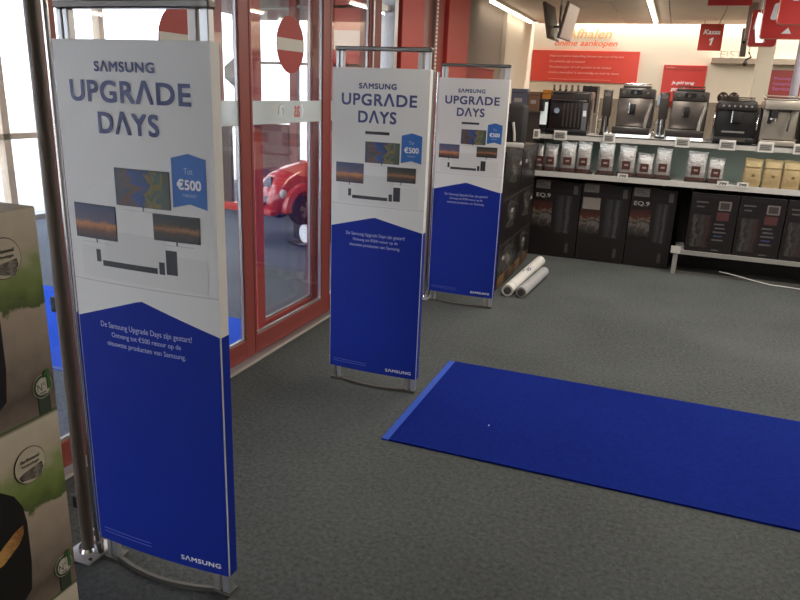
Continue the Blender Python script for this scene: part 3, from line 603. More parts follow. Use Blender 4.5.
bags = [(-1.148, 0.065, 0.235, 'slim silver coffee bag at the far left end of the shelf'), (-1.045, 0.125, 0.235, 'second silver coffee bag from the left shelf end'), (-0.888, 0.145, 0.265, 'third silver coffee bag from the left shelf end'), (-0.742, 0.13, 0.275, 'fourth silver coffee bag from left, crumpled shiny top'), (-0.546, 0.142, 0.285, 'fifth silver coffee bag from left, under a price tag'), (-0.362, 0.15, 0.265, 'sixth silver coffee bag from left, above the small price card'), (-0.203, 0.145, 0.205, 'short squat silver coffee bag, seventh from the left'), (-0.052, 0.135, 0.26, 'eighth silver coffee bag, right of the short squat one'), (0.225, 0.165, 0.25, 'large silver coffee bag standing apart, left of its pair'), (0.385, 0.132, 0.205, 'smaller silver coffee bag, right of its pair')]
for b in bags: bag(*b)
for x, lb in ((0.675, 'leftmost gold kraft coffee bag on the shelf'), (0.828, 'second gold kraft coffee bag from the left'), (0.975, 'third gold kraft coffee bag from the left'), (1.12, 'fourth gold kraft coffee bag, at the picture edge')): bag(x, 0.145, 0.235, lb, True)
M_tray = mat('tray_brown', '3c302e', 0.6)
for x0, x1 in ((-1.18, -0.66), (-0.63, -0.46), (-0.45, 0.03), (0.14, 0.46)):
    box('bag_tray', M_tray, sh, x0, x1, SY + 0.03, 6.80, 0.8205, 0.834)

# ------------------------------------------------------------------ cartons under the shelf
M_cart = mat('carton_black', '1c1718', 0.38, var=0.08)
P_cup = picture('picture_cups', 2, [(0.0, '181616'), (0.25, '403c3a'), (0.42, '6a625e'), (0.5, '241e1c'), (0.62, '6e6258'), (0.72, '4a2620'), (1.0, '361c18')], 4, 0.7, 0.4)
P_mach = picture('picture_machine', 0, [(0.0, '1c1a1c'), (0.3, '3a383c'), (0.45, '1e1c1e'), (0.6, '4a484c'), (0.75, '222022'), (1, '181618')], 5, 0.3, 0.4)
M_ctag = mat('carton_tag', '84807e', 0.6)
def eq_carton(x0, x1, label, covered):
    t = thing('machine_carton', label, 'carton', ((x0 + x1) / 2, 6.77, 0), group='black cartons standing on the carpet'); w = (x1 - x0) / 2; H = 0.728
    box('carton', M_cart, t, -w, w, 0, 0.28, 0.0, H, 0.004)
    box('lid_seam', mat('carton_seam', '34302f', 0.5), t, -w + 0.004, w - 0.004, -0.0006, 0.0, H - 0.085, H - 0.082)
    box('top_flap', mat('flap_brown', '6c4c3c', 0.7), t, -w + 0.02, w * 0.2, -0.004, 0.1, H, H + 0.006)
    box('price_label', M_ctag, t, -w + 0.02, -w + 0.155, -0.003, 0, H - 0.075, H - 0.003)
    for k in range(3): box('label_line', mat('tag_ink2', '5a5654', 0.6), t, -w + 0.03, -w + 0.14 - 0.02 * k, -0.0038, -0.003, H - 0.06 + 0.017 * k, H - 0.054 + 0.017 * k)
    box('energy_label', mat('tag_dull', '5c5858', 0.6), t, w - 0.07, w - 0.03, -0.002, 0, H - 0.11, H - 0.03)
    if covered: box('price_label', mat('carton_tag2', '8c8480', 0.6), t, -w + 0.02, -w + 0.18, -0.003, 0, H - 0.235, H - 0.125)
    else: lettering('EQ.9', -w + 0.03, -w + 0.165, H - 0.165, H - 0.12, lambda a, b: (a, -0.002, b), mat('print_dull', 'b8b4b0', 0.5), t, bold=0.01)
    box('cup_picture', P_cup, t, -w + 0.004, -w + 0.19, -0.0014, 0, 0.28 if not covered else 0.26, H - 0.195 if not covered else H - 0.24)
    box('machine_picture', P_mach, t, -w + 0.22, w - 0.03, -0.0014, 0, 0.24, H - 0.13)
    box('side_mark', mat('tag_dull2', '3c3a3a', 0.6), t, w - 0.10, w - 0.07, -0.001, 0, 0.05, 0.14)
eq_carton(-1.185, -0.738, 'black EQ.9 carton on the carpet next to the dark stack', False)
eq_carton(-0.732, -0.289, 'middle black carton on the carpet with two pale stickers', True)
eq_carton(-0.283, 0.112, 'black EQ.9 carton on the carpet beside the shelf foot', False)
P_mac2 = picture('picture_espresso', 0, [(0.0, '1c1a1a'), (0.2, '4c4848'), (0.3, '1c1a1a'), (0.5, '3c3838'), (0.62, '2a2828'), (0.8, '3c2826'), (1, '1a1818')], 4, 0.7, 0.4)
def shelf_carton(x0, x1, label):
    t = thing('machine_carton', label, 'carton', ((x0 + x1) / 2, 6.67, 0.2105), group='black cartons standing on the base shelf'); w = (x1 - x0) / 2; H = 0.53
    box('carton', M_cart, t, -w, w, 0, 0.38, 0, H, 0.004)
    box('lid_seam', mat('carton_seam', '34302f', 0.5), t, -w, w, -0.0006, 0, H - 0.03, H - 0.027)
    for k, (a, b) in enumerate(((-0.15, -0.05), (-0.14, -0.08))): box('name_line', mat('print_dull3', '565254', 0.6), t, a, b, -0.001, 0, H - 0.085 - 0.04 * k, H - 0.073 - 0.04 * k)
    box('energy_label', mat('tag_dull4', '6e6866', 0.6), t, 0.035, 0.135, -0.002, 0, H - 0.14, H - 0.06); box('label_field', mat('tag_dark', '3a3434', 0.6), t, 0.048, 0.122, -0.003, -0.002, H - 0.128, H - 0.072)
    box('red_field', mat('carton_red', '4a2426', 0.6), t, 0.03, 0.13, -0.0012, 0, H - 0.23, H - 0.155)
    for k in range(5): box('feature_line', mat('print_dull3', '565254', 0.6) if k != 3 else mat('print_blue_dull', '3a3e6c', 0.6), t, 0.02 + 0.01 * (k % 2), 0.10 + 0.012 * (k % 3), -0.001, 0, H - 0.27 - 0.035 * k, H - 0.257 - 0.035 * k)
    box('machine_picture', P_mac2, t, -w + 0.03, 0.0, -0.0014, 0, 0.05, H - 0.19)
    box('foot_line', mat('print_dull3', '565254', 0.6), t, 0.03, 0.09, -0.001, 0, 0.03, 0.04)
shelf_carton(0.228, 0.612, 'left black machine carton on the low base shelf'); shelf_carton(0.620, 0.98, 'second black machine carton on the low base shelf'); shelf_carton(0.988, 1.35, 'black machine carton cut by the right picture edge')
cb2 = MB().tube([(0.55 + 0.07 * k, 6.69 - 0.012 * k + 0.01 * math.sin(k), 0.055 - 0.05 * min(1, k / 6)) for k in range(13)], 0.0042, 6).build('cable', mat('white_cable', 'dcdcd8', 0.5), None, smooth=True)
tag(cb2, 'loose white cable trailing on the floor under the base shelf', 'cable')

# ------------------------------------------------------------------ coffee machines on the top shelf
TZ = 1.1755
def machine(x0, x1, h, label, front, z=TZ, y=6.69, dp=0.36, base=None):
    t = thing('coffee_machine', label, 'coffee machine', ((x0 + x1) / 2, y, z), group='coffee machines on the top shelf'); w = (x1 - x0) / 2
    return t, w
def bean_to_cup(x0, x1, h, label, front, body, z, lower):
    t, w = machine(x0, x1, h, label, front, z)
    MB().box(-w * 0.92, w * 0.98, 0.03, 0.36, 0.05, h - 0.02, 0.012).build('body', body, t, smooth=True)
    MB().box(-w * 0.9, w * 0.9, 0.0, 0.04, h * 0.76, h - 0.02, 0.006).build('control_panel', mat('machine_panel', '4a4542', 0.35, 0.4), t, smooth=True)
    MB().box(-w * 0.88, w * 0.9, 0.012, 0.035, 0.07, h * 0.75, 0.004).build('front_panel', front, t, smooth=True)
    for x in (-0.62, -0.05, 0.62): MB().cyl((w * x, -0.008, h * 0.87), (w * x, 0.002, h * 0.87), 0.013, n=14).build('knob', M_chrome, t)
    box('display', mat('machine_display', '24262a', 0.2), t, -w * 0.3, w * 0.3, -0.003, 0.0, h * 0.82, h * 0.92)
    sp = MB().box(-w * 0.32, w * 0.05, -0.03, 0.014, h * 0.42, h * 0.64, 0.008).build('spout', M_black, t, smooth=True)
    MB().cyl((-w * 0.26, -0.033, h * 0.44), (-w * 0.26, -0.033, h * 0.66), 0.008, n=10).build('spout_tube', M_chrome, sp)
    # curved handle
    MB().tube([(w * (0.86 - 0.22 * math.sin(k / 8 * 1.5)), -0.004 + 0.0 * k, h * (0.66 - 0.52 * k / 8)) for k in range(9)], 0.016, 10).build('steam_handle', mat('handle_light', 'c2beb8', 0.25, 0.6), t, smooth=True)
    MB().box(-w * 1.05, w * 0.95, -0.06, 0.05, 0, 0.062, 0.008).build('drip_tray', mat('tray_dark', '35302f', 0.35), t, smooth=True)
    box('tray_grid', M_chrome, t, -w * 0.9, w * 0.5, -0.05, 0.0, 0.0622, 0.066)
    MB().box(-w * 0.75, w * 0.7, 0.05, 0.3, h - 0.022, h + 0.004, 0.006).build('cup_plate', mat('machine_top', '2c2725', 0.4), t, smooth=True)
    for yy in (0.06, 0.29): MB().tube([(-w * 0.7, yy, h - 0.01), (-w * 0.7, yy, h + 0.02), (w * 0.7, yy, h + 0.02), (w * 0.7, yy, h - 0.01)], 0.004, 6).build('cup_rail', M_chrome, t)
    return t
bean_to_cup(-0.515, -0.195, 0.412, 'grey steel coffee machine below the long red wall sign', M_steel, mat('machine_body', '3c3836', 0.4), 1.2018, True)
bean_to_cup(-0.065, 0.245, 0.402, 'grey steel coffee machine in front of the square red poster', mat('steel_dark', '7a726c', 0.3, 0.8, var=0.06), mat('machine_body', '3c3836', 0.4), 1.2018, True)
# large dark machine at the left
t, w = machine(-1.10, -0.74, 0.38, 'dark glossy coffee machine with chrome framed top, left on shelf', None)
MB().box(-w, w, 0.02, 0.36, 0.0, 0.375, 0.012).build('body', mat('dark_gloss', '2a2526', 0.25), t, smooth=True)
MB().box(-w * 0.95, w * 0.95, 0.0, 0.03, 0.285, 0.372, 0.006).build('head', mat('head_dark', '332e2d', 0.3), t, smooth=True)
MB().tube([(-w * 0.9, -0.006, 0.36), (w * 0.9, -0.006, 0.36), (w * 0.82, -0.006, 0.295), (-w * 0.85, -0.006, 0.295), (-w * 0.9, -0.006, 0.36)], 0.006, 8).build('chrome_trim', M_chrome, t)
for k in range(5): box('rib', M_smoke, t, -w * 0.3 + 0.035 * k, -w * 0.3 + 0.035 * k + 0.012, 0.01, 0.022, 0.06, 0.27)
MB().cyl((-w * 0.62, 0.0, 0.2), (-w * 0.62, 0.022, 0.2), 0.024, n=18).build('dial', mat('dial_blue', '8fa4b8', 0.3), t)
box('water_tank', mat('tank', '6a6a70', 0.2), t, w * 0.66, w * 0.9, 0.004, 0.022, 0.02, 0.28); box('tank_label', M_pwhite, t, w * 0.70, w * 0.86, 0.002, 0.004, 0.16, 0.21)
MB().box(-w, w, -0.05, 0.03, 0, 0.04, 0.006).build('drip_tray', M_black, t, smooth=True)
# machine with a white lit panel
t, w = machine(-1.18, -1.12, 0.3, 'slim machine with bright white panel, beside the dark stack', None)
t.location.x = -1.165
MB().box(-0.02, 0.05, 0.03, 0.34, 0, 0.30, 0.008).build('body', M_black, t, smooth=True)
box('white_panel', mat('white_panel', 'dfe8e8', 0.4, emit=0.25), t, -0.016, 0.046, 0.022, 0.03, 0.07, 0.27)
MB().box(-0.02, 0.02, -0.03, 0.03, 0.19, 0.29, 0.006).build('spout', M_black, t, smooth=True); box('drip_tray', M_black, t, -0.02, 0.05, -0.03, 0.03, 0, 0.035)
# black espresso machine with hoppers
t, w = machine(0.315, 0.625, 0.39, 'squat black espresso machine with cup rail and bean hoppers', None)
MB().box(-w, w, 0.03, 0.34, 0.0, 0.33, 0.012).build('body', M_black, t, smooth=True)
MB().box(-w * 0.96, w * 0.96, -0.005, 0.04, 0.27, 0.345, 0.008).build('head', mat('head_dark', '332e2d', 0.3), t, smooth=True)
MB().box(w * 0.98, w * 1.28, 0.05, 0.32, 0.0, 0.30, 0.012).build('side_tank', mat('tank_dark', '26211f', 0.3), t, smooth=True)
MB().box(-w * 0.9, w * 0.9, 0.05, 0.3, 0.33, 0.352, 0.006).build('cup_plate', mat('machine_top', '2c2725', 0.4), t, smooth=True)
for zz in (0.375, 0.36): MB().tube([(-w * 0.8, 0.03, zz), (w * 0.8, 0.03, zz), (w * 0.8, 0.28, zz), (-w * 0.8, 0.28, zz), (-w * 0.8, 0.03, zz)], 0.005, 6).build('cup_rail', M_smoke, t)
for k in range(6): MB().cyl((-w * 0.7 + k * w * 0.28, -0.012, 0.305), (-w * 0.7 + k * w * 0.28, -0.004, 0.305), 0.009, n=10).build('button', M_alu, t)
for s in (-1, 1): MB().tube([(s * w * 1.02, 0.0, 0.30), (s * w * 1.08, -0.02, 0.22), (s * w * 1.08, -0.03, 0.12)], 0.007, 8).build('steam_wand', M_chrome, t, smooth=True)
MB().box(-w * 0.25, w * 0.3, -0.03, 0.032, 0.17, 0.262, 0.01).build('spout', M_blackm, t, smooth=True); MB().cyl((-w * 0.2, -0.036, 0.17), (-w * 0.2, -0.036, 0.265), 0.008, n=10).build('spout_tube', M_chrome, t)
box('name_plate', mat('plate_grey', '8a8682', 0.4), t, -w * 0.6, w * 0.55, 0.026, 0.03, 0.085, 0.10); MB().box(-w * 1.02, w * 1.02, -0.06, 0.03, 0, 0.05, 0.008).build('drip_tray', M_black, t, smooth=True)
box('tray_grid', M_steel, t, -w * 0.6, w * 0.6, -0.062, -0.06, 0.02, 0.045)
for x in (-0.115, -0.03): MB().ball((x, 0.22, 0.37), 0.062, 18, (0.75, 0.6, 0.8)).build('bean_hopper', mat('hopper', '3a2a24', 0.25), t, smooth=True)
# steel espresso machine
t, w = machine(0.675, 0.945, 0.40, 'pale steel espresso machine with portafilter and cup tray on top', None)
M_ps = mat('pale_steel', 'b0a89c', 0.35, 0.5, var=0.04)
MB().box(-w, w, 0.06, 0.34, 0.0, 0.36, 0.01).build('body', M_ps, t, smooth=True); MB().box(-w, w, -0.02, 0.08, 0.29, 0.365, 0.008).build('head', M_ps, t, smooth=True)
box('cup_tray', mat('cup_tray', '3c3028', 0.5), t, -w * 0.9, w * 0.9, 0.02, 0.3, 0.366, 0.385); MB().tube([(-w * 0.95, -0.01, 0.372), (w * 0.95, -0.01, 0.372), (w * 0.95, 0.32, 0.4), (-w * 0.95, 0.32, 0.4), (-w * 0.95, -0.01, 0.372)], 0.006, 8).build('cup_rail', M_ps, t)
MB().cyl((-w * 0.45, 0.0, 0.22), (-w * 0.45, 0.0, 0.29), 0.034, n=18).build('group_head', M_black, t, smooth=True)
pf = MB().cyl((-w * 0.45, 0.0, 0.195), (-w * 0.45, 0.0, 0.22), 0.038, n=18).build('portafilter', M_chrome, t, smooth=True); MB().cyl((-w * 0.45, -0.03, 0.205), (-w * 0.75, -0.16, 0.19), 0.013, 0.016, n=12).build('handle', M_black, pf, smooth=True)
MB().tube([(w * 0.45, 0.02, 0.29), (w * 0.5, -0.01, 0.25), (w * 0.42, -0.03, 0.12)], 0.008, 8).build('steam_wand', M_black, t, smooth=True)
MB().box(-w * 0.98, w * 0.98, -0.06, 0.06, 0, 0.045, 0.006).build('drip_tray', M_ps, t, smooth=True); box('tray_grid', M_black, t, -w * 0.85, w * 0.85, -0.05, 0.04, 0.0452, 0.05)
# dark machine at right edge
t, w = machine(0.975, 1.25, 0.38, 'black coffee machine at the right end, cut by the picture', None)
MB().box(-w, w, 0.0, 0.34, 0.04, 0.38, 0.03).build('body', M_black, t, smooth=True); MB().box(-w, w, -0.05, 0.2, 0, 0.045, 0.008).build('drip_tray', M_black, t, smooth=True); MB().box(-w * 0.3, w * 0.3, -0.04, 0.01, 0.2, 0.3, 0.01).build('spout', M_chrome, t, smooth=True)
# milk frother / grinder columns
def column(x, label, h):
    t = thing('milk_frother', label, 'milk frother', (x, 6.76, TZ), 0, 'slim frothers between the machines')
    MB().box(-0.038, 0.038, 0, 0.07, h * 0.42, h, 0.006).build('tower', mat('tower_dark', '3e3936', 0.35), t, smooth=True)
    box('window', mat('tower_window', '6a625c', 0.3), t, -0.026, 0.026, -0.003, 0, h * 0.86, h * 0.93)
    MB().cyl((0, 0.035, 0.02), (0, 0.035, h * 0.42), 0.034, 0.03, n=18).build('jug', M_chrome, t, smooth=True); MB().cyl((0, 0.035, 0), (0, 0.035, 0.02), 0.045, n=18).build('base', M_black, t, smooth=True)
    MB().tube([(-0.034, 0.03, h * 0.36), (-0.06, 0.03, h * 0.33), (-0.06, 0.03, h * 0.15), (-0.036, 0.03, h * 0.1)], 0.006, 8).build('handle', M_chrome, t, smooth=True)
column(-0.60, 'slim dark milk frother left of the first steel machine', 0.40); column(-0.115, 'slim dark milk frother between the two steel machines', 0.395)
sc_ = thing('shelf_card', 'pale blue card clipped between the two steel coffee machines', 'card', (-0.15, 6.86, TZ)); box('card', mat('card_blue', 'b4cad8', 0.5), sc_, -0.03, 0.03, 0, 0.004, 0.28, 0.37); box('stem', M_alu, sc_, -0.004, 0.004, 0.004, 0.008, 0, 0.36)

# ================================================================== DARK BOX STACK AT THE SHELF END
P_side = picture('picture_streaks', 1, [(0.0, '161415'), (0.46, '1a1818'), (0.5, '9a9690'), (0.53, '1c1a1a'), (0.72, '2a2624'), (0.76, '6e6a66'), (0.79, '1a1818'), (1.0, '161415')], 3.5, 1.3, 0.4, 2.0)
P_brown = picture('picture_brown', 1, [(0.0, '5c4630'), (0.3, '7a5c3c'), (0.5, '241c18'), (0.7, '6a5036'), (1.0, '3a2c22')], 3, 0.6, 0.5)
n = 0; pos = ('bottom', 'middle', 'top')
for j, yy in enumerate((5.27, 5.91)):
    for k in range(3):
        z = 0.362 * k
        t = thing('display_carton', '%s dark carton in the %s column of the stack behind the far gate' % (pos[k], ('nearer', 'farther')[j]), 'carton', (-1.15, yy, z + 0.0005), random.uniform(-0.012, 0.012), 'dark cartons stacked at the shelf end')
        box('carton', M_cart, t, -0.5, 0, 0, 0.625, 0, 0.361, 0.004)
        box('side_print', P_side, t, 0.0, 0.0012, 0.04, 0.58, 0.10, 0.33); box('top_tape', mat('tape_dark', '3c3836', 0.5), t, 0.0, 0.0014, 0.0, 0.62, 0.345, 0.352)
        if k == 0: box('brown_print', P_brown, t, 0.0014, 0.0026, 0.0, 0.62, 0.01, 0.10)
        box('white_mark', mat('mark_white', '9c9894', 0.5), t, 0.0014, 0.0026, 0.12 + 0.2 * ((k + j) % 3), 0.2 + 0.2 * ((k + j) % 3), 0.22, 0.25)
t = thing('capsule_machine', 'black coffee machine standing on the dark carton stack', 'coffee machine', (-1.325, 5.95, 1.0875), math.radians(6))
MB().box(-0.16, 0.16, -0.2, 0.24, 0.0, 0.34, 0.03).build('body', M_blackm, t, smooth=True); MB().box(-0.1, 0.18, -0.24, -0.19, 0.0, 0.04, 0.008).build('drip_tray', mat('tray_pale', 'b8b4b0', 0.4), t, smooth=True)
MB().tube([(0.10, -0.21, 0.05), (0.095, -0.215, 0.12), (0.08, -0.215, 0.20)], 0.011, 8).build('lever', mat('lever_pale', 'c8c4c0', 0.3), t, smooth=True); MB().box(-0.05, 0.05, -0.23, -0.18, 0.2, 0.28, 0.01).build('spout', M_black, t, smooth=True)

# ================================================================== REAR DISPLAY
rd = thing('rear_shelf', 'dark display shelf far behind, against the grey wall', 'shelf', (-1.55, 9.0, 0))
box('cabinet', mat('rear_cab', '4a4240', 0.6), rd, -0.48, 0.60, 0.0, 0.5, 0, 1.30, 0.004); box('top', mat('rear_top', '6a605a', 0.5), rd, -0.49, 0.61, -0.02, 0.52, 1.30, 1.325)
def product(x, w, h, mm, label, cat='box', z=1.3255, dp=0.2):
    t = thing('product_box', label, cat, (x, 9.06, z), random.uniform(-0.04, 0.04), 'products on the rear display'); box('box', mm, t, -w / 2, w / 2, 0, dp, 0, h, 0.003); box('front_print', mat('print_dull', 'b8b4b0', 0.5), t, -w * 0.3, w * 0.2, -0.0012, 0, h * 0.35, h * 0.55); box('lid_line', M_blackm, t, -w * 0.5, w * 0.5, -0.001, 0, h * 0.8, h * 0.82)
product(-1.88, 0.20, 0.25, mat('prod_blue', '6a7088', 0.4), 'grey blue product box at the left of the rear display'); product(-1.69, 0.14, 0.22, mat('prod_tan', '8a6a58', 0.5), 'brown product box on the rear display')
product(-1.535, 0.11, 0.25, mat('prod_orange', 'd08a38', 0.5), 'small orange product box on the rear display'); product(-1.41, 0.14, 0.2, mat('prod_grey', '8a8688', 0.4), 'light grey product box on the rear display'); product(-1.22, 0.2, 0.24, mat('prod_dark', '3c3638', 0.4), 'dark product box at the right of the rear display')

product(-1.02, 0.18, 0.31, mat('prod_dark2', '2e2a2c', 0.4), 'tall black product box under the red board on the rear display')
for k in range(7):
    t = thing('bottle', '%s dark bottle from left in the row behind the glossy machine' % ('first', 'second', 'third', 'fourth', 'fifth', 'sixth', 'seventh')[k], 'bottle', (-1.50 + 0.075 * k, 9.36, 1.3255), group='dark bottles on the rear display')
    MB().cyl((0, 0, 0), (0, 0, 0.22), 0.032, n=12).build('body', mat('bottle_dark', '30282a', 0.25), t, smooth=True); MB().cyl((0, 0, 0.22), (0, 0, 0.27), 0.032, 0.013, n=12).build('shoulder', mat('bottle_dark', '30282a', 0.25), t, smooth=True); MB().cyl((0, 0, 0.27), (0, 0, 0.32), 0.014, n=10).build('cap', mat('bottle_cap', '6a5c60', 0.3), t, smooth=True)
# ================================================================== BACK WALL SIGNS
fw = lambda a, b: (a, WALLY - 0.032, b)
ws = thing('wall_sign', 'long red information board with four white text lines on cream wall', 'sign'); box('board', M_sign, ws, -2.14, -0.605, WALLY - 0.03, WALLY, 1.715, 2.155, 0.003)
ip = mat('sign_text', 'e8a8a0', 0.5)
for k, (s, a1) in enumerate((('Haal uw online bestelling binnen een uur af bij ons', -0.82), ('De artikelen zijn al betaald', -1.36), ('Thuisbezorgen of zelf ophalen in de winkel', -0.98), ('Online bestellen is eenvoudig en snel te doen', -0.86))):
    lettering(s, -1.88, a1, 2.055 - 0.077 * k, 2.092 - 0.077 * k, fw, ip, ws, shear=0.2, bold=0.01)
box('small_print', mat('sign_text_dim', 'd87a70', 0.5), ws, -1.87, -0.96, WALLY - 0.0315, WALLY - 0.03, 1.748, 1.758)
wt_ = thing('wall_lettering', 'raised lettering Afhalen online aankopen above the red board', 'lettering')
fw2 = lambda a, b: (a, WALLY - 0.012, b)
lettering('Afhalen', -1.68, -1.02, 2.325, 2.455, fw2, mat('letter_tan', 'c8a070', 0.5), wt_, shear=0.25, bold=0.015)
lettering('online aankopen', -1.83, -0.93, 2.195, 2.30, fw2, mat('letter_orange', 'd86c48', 0.5), wt_, shear=0.25, bold=0.02)
w2 = thing('wall_poster', 'square red poster behind the steel coffee machine on cream wall', 'poster'); box('board', mat('poster_red2', 'bd352e', 0.5), w2, -0.262, 0.305, WALLY - 0.03, WALLY, 1.42, 1.988, 0.003)
box('header', mat('poster_red3', 'a8302a', 0.5), w2, -0.25, 0.293, WALLY - 0.0315, WALLY - 0.03, 1.92, 1.975); lettering('Je geld terug', -0.13, 0.17, 1.72, 1.775, fw, M_pwhite, w2, shear=0.25, bold=0.02); lettering('garantie', -0.13, 0.08, 1.63, 1.69, fw, M_pwhite, w2, shear=0.25, bold=0.02)
lettering('folder', -0.23, -0.1, 1.945, 1.965, lambda a, b: (a, WALLY - 0.0328, b), ip, w2)
kf = thing('checkout_sign', 'red hanging board reading Kassa 1', 'sign', (0.295, 10.3, 0)); kx = -0.02
box('board', mat('kassa_red', 'b4362e', 0.5), kf, -0.145 + kx, 0.135 + kx, -0.02, 0.02, 2.14, 2.46, 0.003)
lettering('Kassa', -0.10 + kx, 0.10 + kx, 2.335, 2.395, lambda a, b: (a, -0.0215, b), M_pwhite, kf, shear=0.25, bold=0.02); patch([(-0.035 + kx + 0.06 * a + 0.018 * b, 2.205 + 0.09 * b) for a, b in ((0.4, 0), (0.8, 0), (0.8, 1), (0.5, 1), (0.05, 0.78), (0.05, 0.6), (0.4, 0.72))], lambda a, b, q: (a, -0.0205 - q, b), M_pwhite, kf, 'numeral', 0.002)
for x in (-0.1, 0.08): box('hanger', M_alu, kf, x + kx - 0.004, x + kx + 0.004, -0.004, 0.004, 2.46, CEIL)
struct(box('trim_6', mat('ledge', 'bdb2a2', 0.7), None, 0.34, 6.0, WALLY - 0.16, WALLY, 2.02, 2.09))
sk = thing('ledge_letters', 'faint grey letters standing on the pale wall ledge', 'lettering'); lettering('EIST', 0.44, 0.72, 2.095, 2.18, lambda a, b: (a, WALLY - 0.1, b), mat('faint_grey', 'b8b4b0', 0.6), sk)
cp = struct(box('pillar', mat('pillar_cream', 'c8beac', 0.8), None, 0.80, 0.97, 9.6, 9.8, 0, CEIL))
p3 = thing('wall_poster', 'dark red poster with purple text lines beside the cream pillar', 'poster'); box('board', mat('poster_red4', '8c2e2c', 0.5), p3, 1.06, 1.5, WALLY - 0.03, WALLY, 1.55, 1.955, 0.003)
for k, s in enumerate(('Passage', 'Fotoservice', 'Services')): lettering(s, 1.16, 1.40, 1.825 - 0.065 * k, 1.865 - 0.065 * k, fw, mat('poster_purple', '9a5a90', 0.5), p3, bold=0.02)
gp = thing('support_pole', 'grey lilac round pole at the right edge behind the machines', 'pole', (1.205, 9.3, 0)); MB().cyl((0, 0, 0), (0, 0, CEIL), 0.045, n=20).build('shaft', mat('pole_lilac', '9c98a4', 0.4), gp, smooth=True); MB().cyl((0, 0, 0), (0, 0, 0.02), 0.08, n=20).build('base', M_alu, gp, smooth=True)

# ================================================================== HANGING THINGS
def rounded(w, h, r, n=6):
    P = []
    for cx, cz, a0 in ((w / 2 - r, r, -90), (w / 2 - r, h - r, 0), (-w / 2 + r, h - r, 90), (-w / 2 + r, r, 180)):
        for k in range(n + 1):
            a = math.radians(a0 + 90 * k / n); P.append((cx + r * math.cos(a), cz + r * math.sin(a)))
    return P
def hang_sign(x, y, z, w, h, label, rz=0.0, mark=True):
    t = thing('hanging_sign', label, 'sign', (x, y, z), rz, 'red signs hanging over the checkouts')
    MB().prism(rounded(w, h, 0.03), lambda a, b, q: (a, q, b), -0.05, 0.05).build('panel', mat('hang_red', 'bb302c', 0.4), t)
    MB().prism(rounded(0.06, h * 0.4, 0.02), lambda a, b, q: (a - w * 0.3 + b * 0.15, q, b + h * 0.45), -0.053, -0.05).build('white_mark', M_pwhite, t)
    MB().prism([(-0.05, 0), (0.03, 0.0), (0.0, 0.05)], lambda a, b, q: (a, q, b + 0.04), -0.053, -0.05).build('white_mark', M_pwhite, t)
    for s in (-0.3, 0.3): box('hanger', M_alu, t, w * s - 0.006, w * s + 0.006, -0.006, 0.006, h, CEIL - z)
hang_sign(0.86, 6.3, 2.085, 0.50, 0.36, 'nearest red hanging sign cut by the top right corner')
hang_sign(0.80, 7.3, 2.06, 0.42, 0.34, 'second red hanging sign, just behind the nearest one')
hang_sign(0.69, 8.2, 2.055, 0.25, 0.34, 'third red hanging sign, farthest left of the red row')
hs = thing('hanging_banner', 'flat red banner under the ceiling near the top right', 'banner', (0.40, 8.0, 2.415)); box('panel', mat('hang_red', 'bb302c', 0.4), hs, -0.265, 0.13, -0.02, 0.02, 0, 0.08); box('hanger', M_alu, hs, -0.2, -0.19, -0.004, 0.004, 0.08, 0.095); box('hanger', M_alu, hs, 0.06, 0.07, -0.004, 0.004, 0.08, 0.095)
def monitor(x, y, z, tilt, yaw, w, h, face, label):
    t = thing('hanging_monitor', label, 'monitor', (x, y, z), yaw, 'monitors hanging from the ceiling'); t.rotation_euler = (0, tilt, yaw)
    MB().box(-0.014, 0.014, -w / 2, w / 2, -h / 2, h / 2, 0.004).build('housing', mat('monitor_grey', '6a625c', 0.4), t, smooth=True)
    box('screen', face, t, 0.014, 0.017, -w / 2 + 0.015, w / 2 - 0.015, -h / 2 + 0.015, h / 2 - 0.015)
    MB().cyl((-0.02, 0, 0), (-0.05, 0, 0.05), 0.015, n=10).build('bracket', M_black, t)
monitor(-1.385, 8.0, 2.255, math.radians(-12.5), math.radians(-3), 0.5, 0.36, mat('screen_off', '4c4642', 0.35), 'dark hanging monitor, left one of the V shaped pair')
monitor(-1.20, 8.0, 2.255, math.radians(12), math.radians(-5), 0.5, 0.36, mat('screen_pale', 'b8a8a0', 0.35), 'pale hanging monitor, right one of the V shaped pair')
pr_ = thing('ceiling_pole', 'thin ceiling pole carrying the V shaped monitor pair', 'pole', (-1.292, 8.0, 2.05)); MB().cyl((0, 0, 0.14), (0, 0, CEIL - 2.05), 0.012, n=10).build('rod', M_alu, pr_); box('cross_arm', M_black, pr_, -0.06, 0.06, -0.01, 0.01, 0.15, 0.17)
monitor(0.585, 9.0, 2.15, math.radians(-12), math.radians(75), 0.06, 0.30, mat('screen_off', '4c4642', 0.35), 'thin dark monitor edge hanging left of the red signs')
arm = thing('ceiling_camera', 'small dark camera arm hanging below the thin monitor', 'camera', (0.63, 9.0, 1.92)); MB().tube([(0.02, 0, 0.13), (0.05, 0, 0.08), (0.0, 0, 0.05), (0.02, 0, 0.0)], 0.012, 8).build('arm', mat('arm_dark', '4a3c34', 0.5), arm, smooth=True); MB().ball((0.0, 0, 0.01), 0.028, 12).build('head', mat('arm_dark', '4a3c34', 0.5), arm, smooth=True); MB().cyl((0.02, 0, 0.13), (0.03, 0, CEIL - 1.92), 0.006, n=8).build('rod', M_alu, arm)

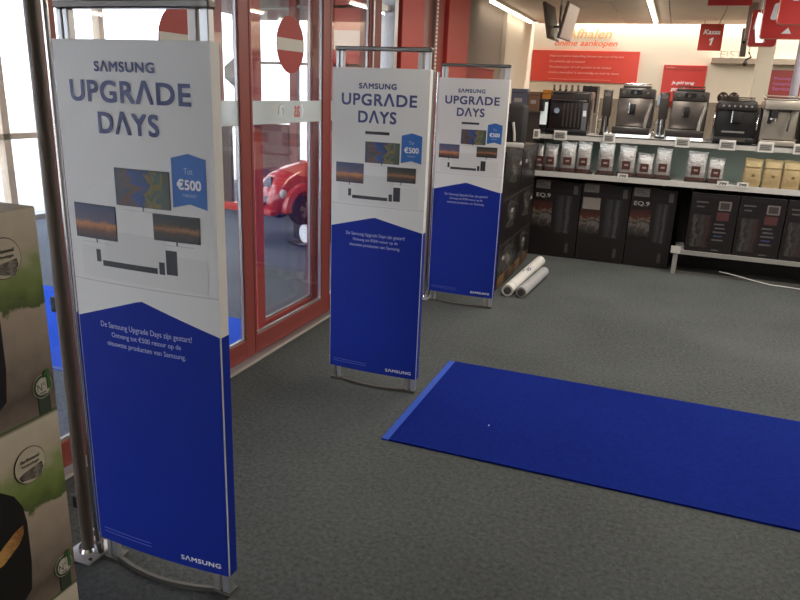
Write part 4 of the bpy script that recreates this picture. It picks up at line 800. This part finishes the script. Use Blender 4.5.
lm = thing('lit_screen', 'bright white screen panel hanging between the red signs', 'monitor', (0.60, 7.75, 2.06), math.radians(-20))
MB().prism([(0.0, 0.0), (0.06, 0.0), (0.07, 0.12), (0.03, 0.25), (-0.02, 0.27), (-0.03, 0.15)], lambda a, b, q: (a, q, b), 0, 0.02).build('screen', mat('lit_white', 'f6f2ec', 0.4, emit=0.9), lm); box('rod', M_alu, lm, 0.0, 0.008, 0.006, 0.014, 0.26, CEIL - 2.06)
dr = thing('ceiling_post', 'grey square post dropping from the ceiling left of the red signs', 'post', (0.60, 8.6, 2.14)); box('post', mat('post_grey', '9a8c82', 0.6), dr, -0.05, 0.05, -0.03, 0.03, 0, CEIL - 2.14); box('collar', mat('post_grey2', '8a7c72', 0.6), dr, -0.055, 0.055, -0.035, 0.035, 0.0, 0.02)
# ================================================================== LAMPS
def strip(x, y0, y1, label, watts=None):
    t = thing('strip_light', label, 'ceiling light', (x, (y0 + y1) / 2, CEIL), group='long strip lights in the ceiling'); L = (y1 - y0) / 2
    box('housing', mat('lamp_housing', 'c8c0b4', 0.5), t, -0.035, 0.035, -L, L, -0.03, 0.0); box('diffuser', mat('lamp_diffuser', 'fff2dc', 0.5, emit=6.0), t, -0.018, 0.018, -L + 0.01, L - 0.01, -0.055, -0.030)
    la = bpy.data.lights.new('strip_lamp', 'AREA'); la.shape = 'RECTANGLE'; la.size = 0.06; la.size_y = 2 * L; la.energy = TUBE_W if watts is None else watts; la.color = (1.0, 0.93, 0.84)
    lo = bpy.data.objects.new('strip_lamp', la); COL.objects.link(lo); lo.parent = t; lo.location = (0, 0, -0.058)
names = ('by the grey wall', 'in the second row', 'in the third row', 'in the fourth row', 'in the fifth row')
for i, x in enumerate((-2.06, -0.42, 1.45, 3.0, 4.5)):
    strip(x, 8.0, 10.3, 'long white strip light near the back wall %s' % names[i], 1.5 if i == 0 else None)
    if i: strip(x, 4.4, 6.6, 'long white strip light over the shelf unit %s' % names[i])
    if i > 0: strip(x, 1.9, 4.1, 'long white strip light over the entrance %s' % names[i], SHADE_W)
strip(-3.6, 3.8, 6.4, 'added fill light under the lobby ceiling beyond the glass doors', 40.0)  # unseen lamp added to brighten the ride car and lobby end wall
cv = thing('cove_light', 'hidden cove lamp washing the top of the back wall', 'ceiling light', (1.9, 10.94, 2.86)); box('housing', mat('lamp_housing', 'c8c0b4', 0.5), cv, -3.8, 4.0, -0.02, 0.03, 0, 0.03)
la = bpy.data.lights.new('cove_lamp', 'AREA'); la.shape = 'RECTANGLE'; la.size = 7.6; la.size_y = 0.05; la.energy = COVE_W; la.color = (1.0, 0.95, 0.88)
lo = bpy.data.objects.new('cove_lamp', la); COL.objects.link(lo); lo.parent = cv; lo.location = (0.1, 0, -0.01)
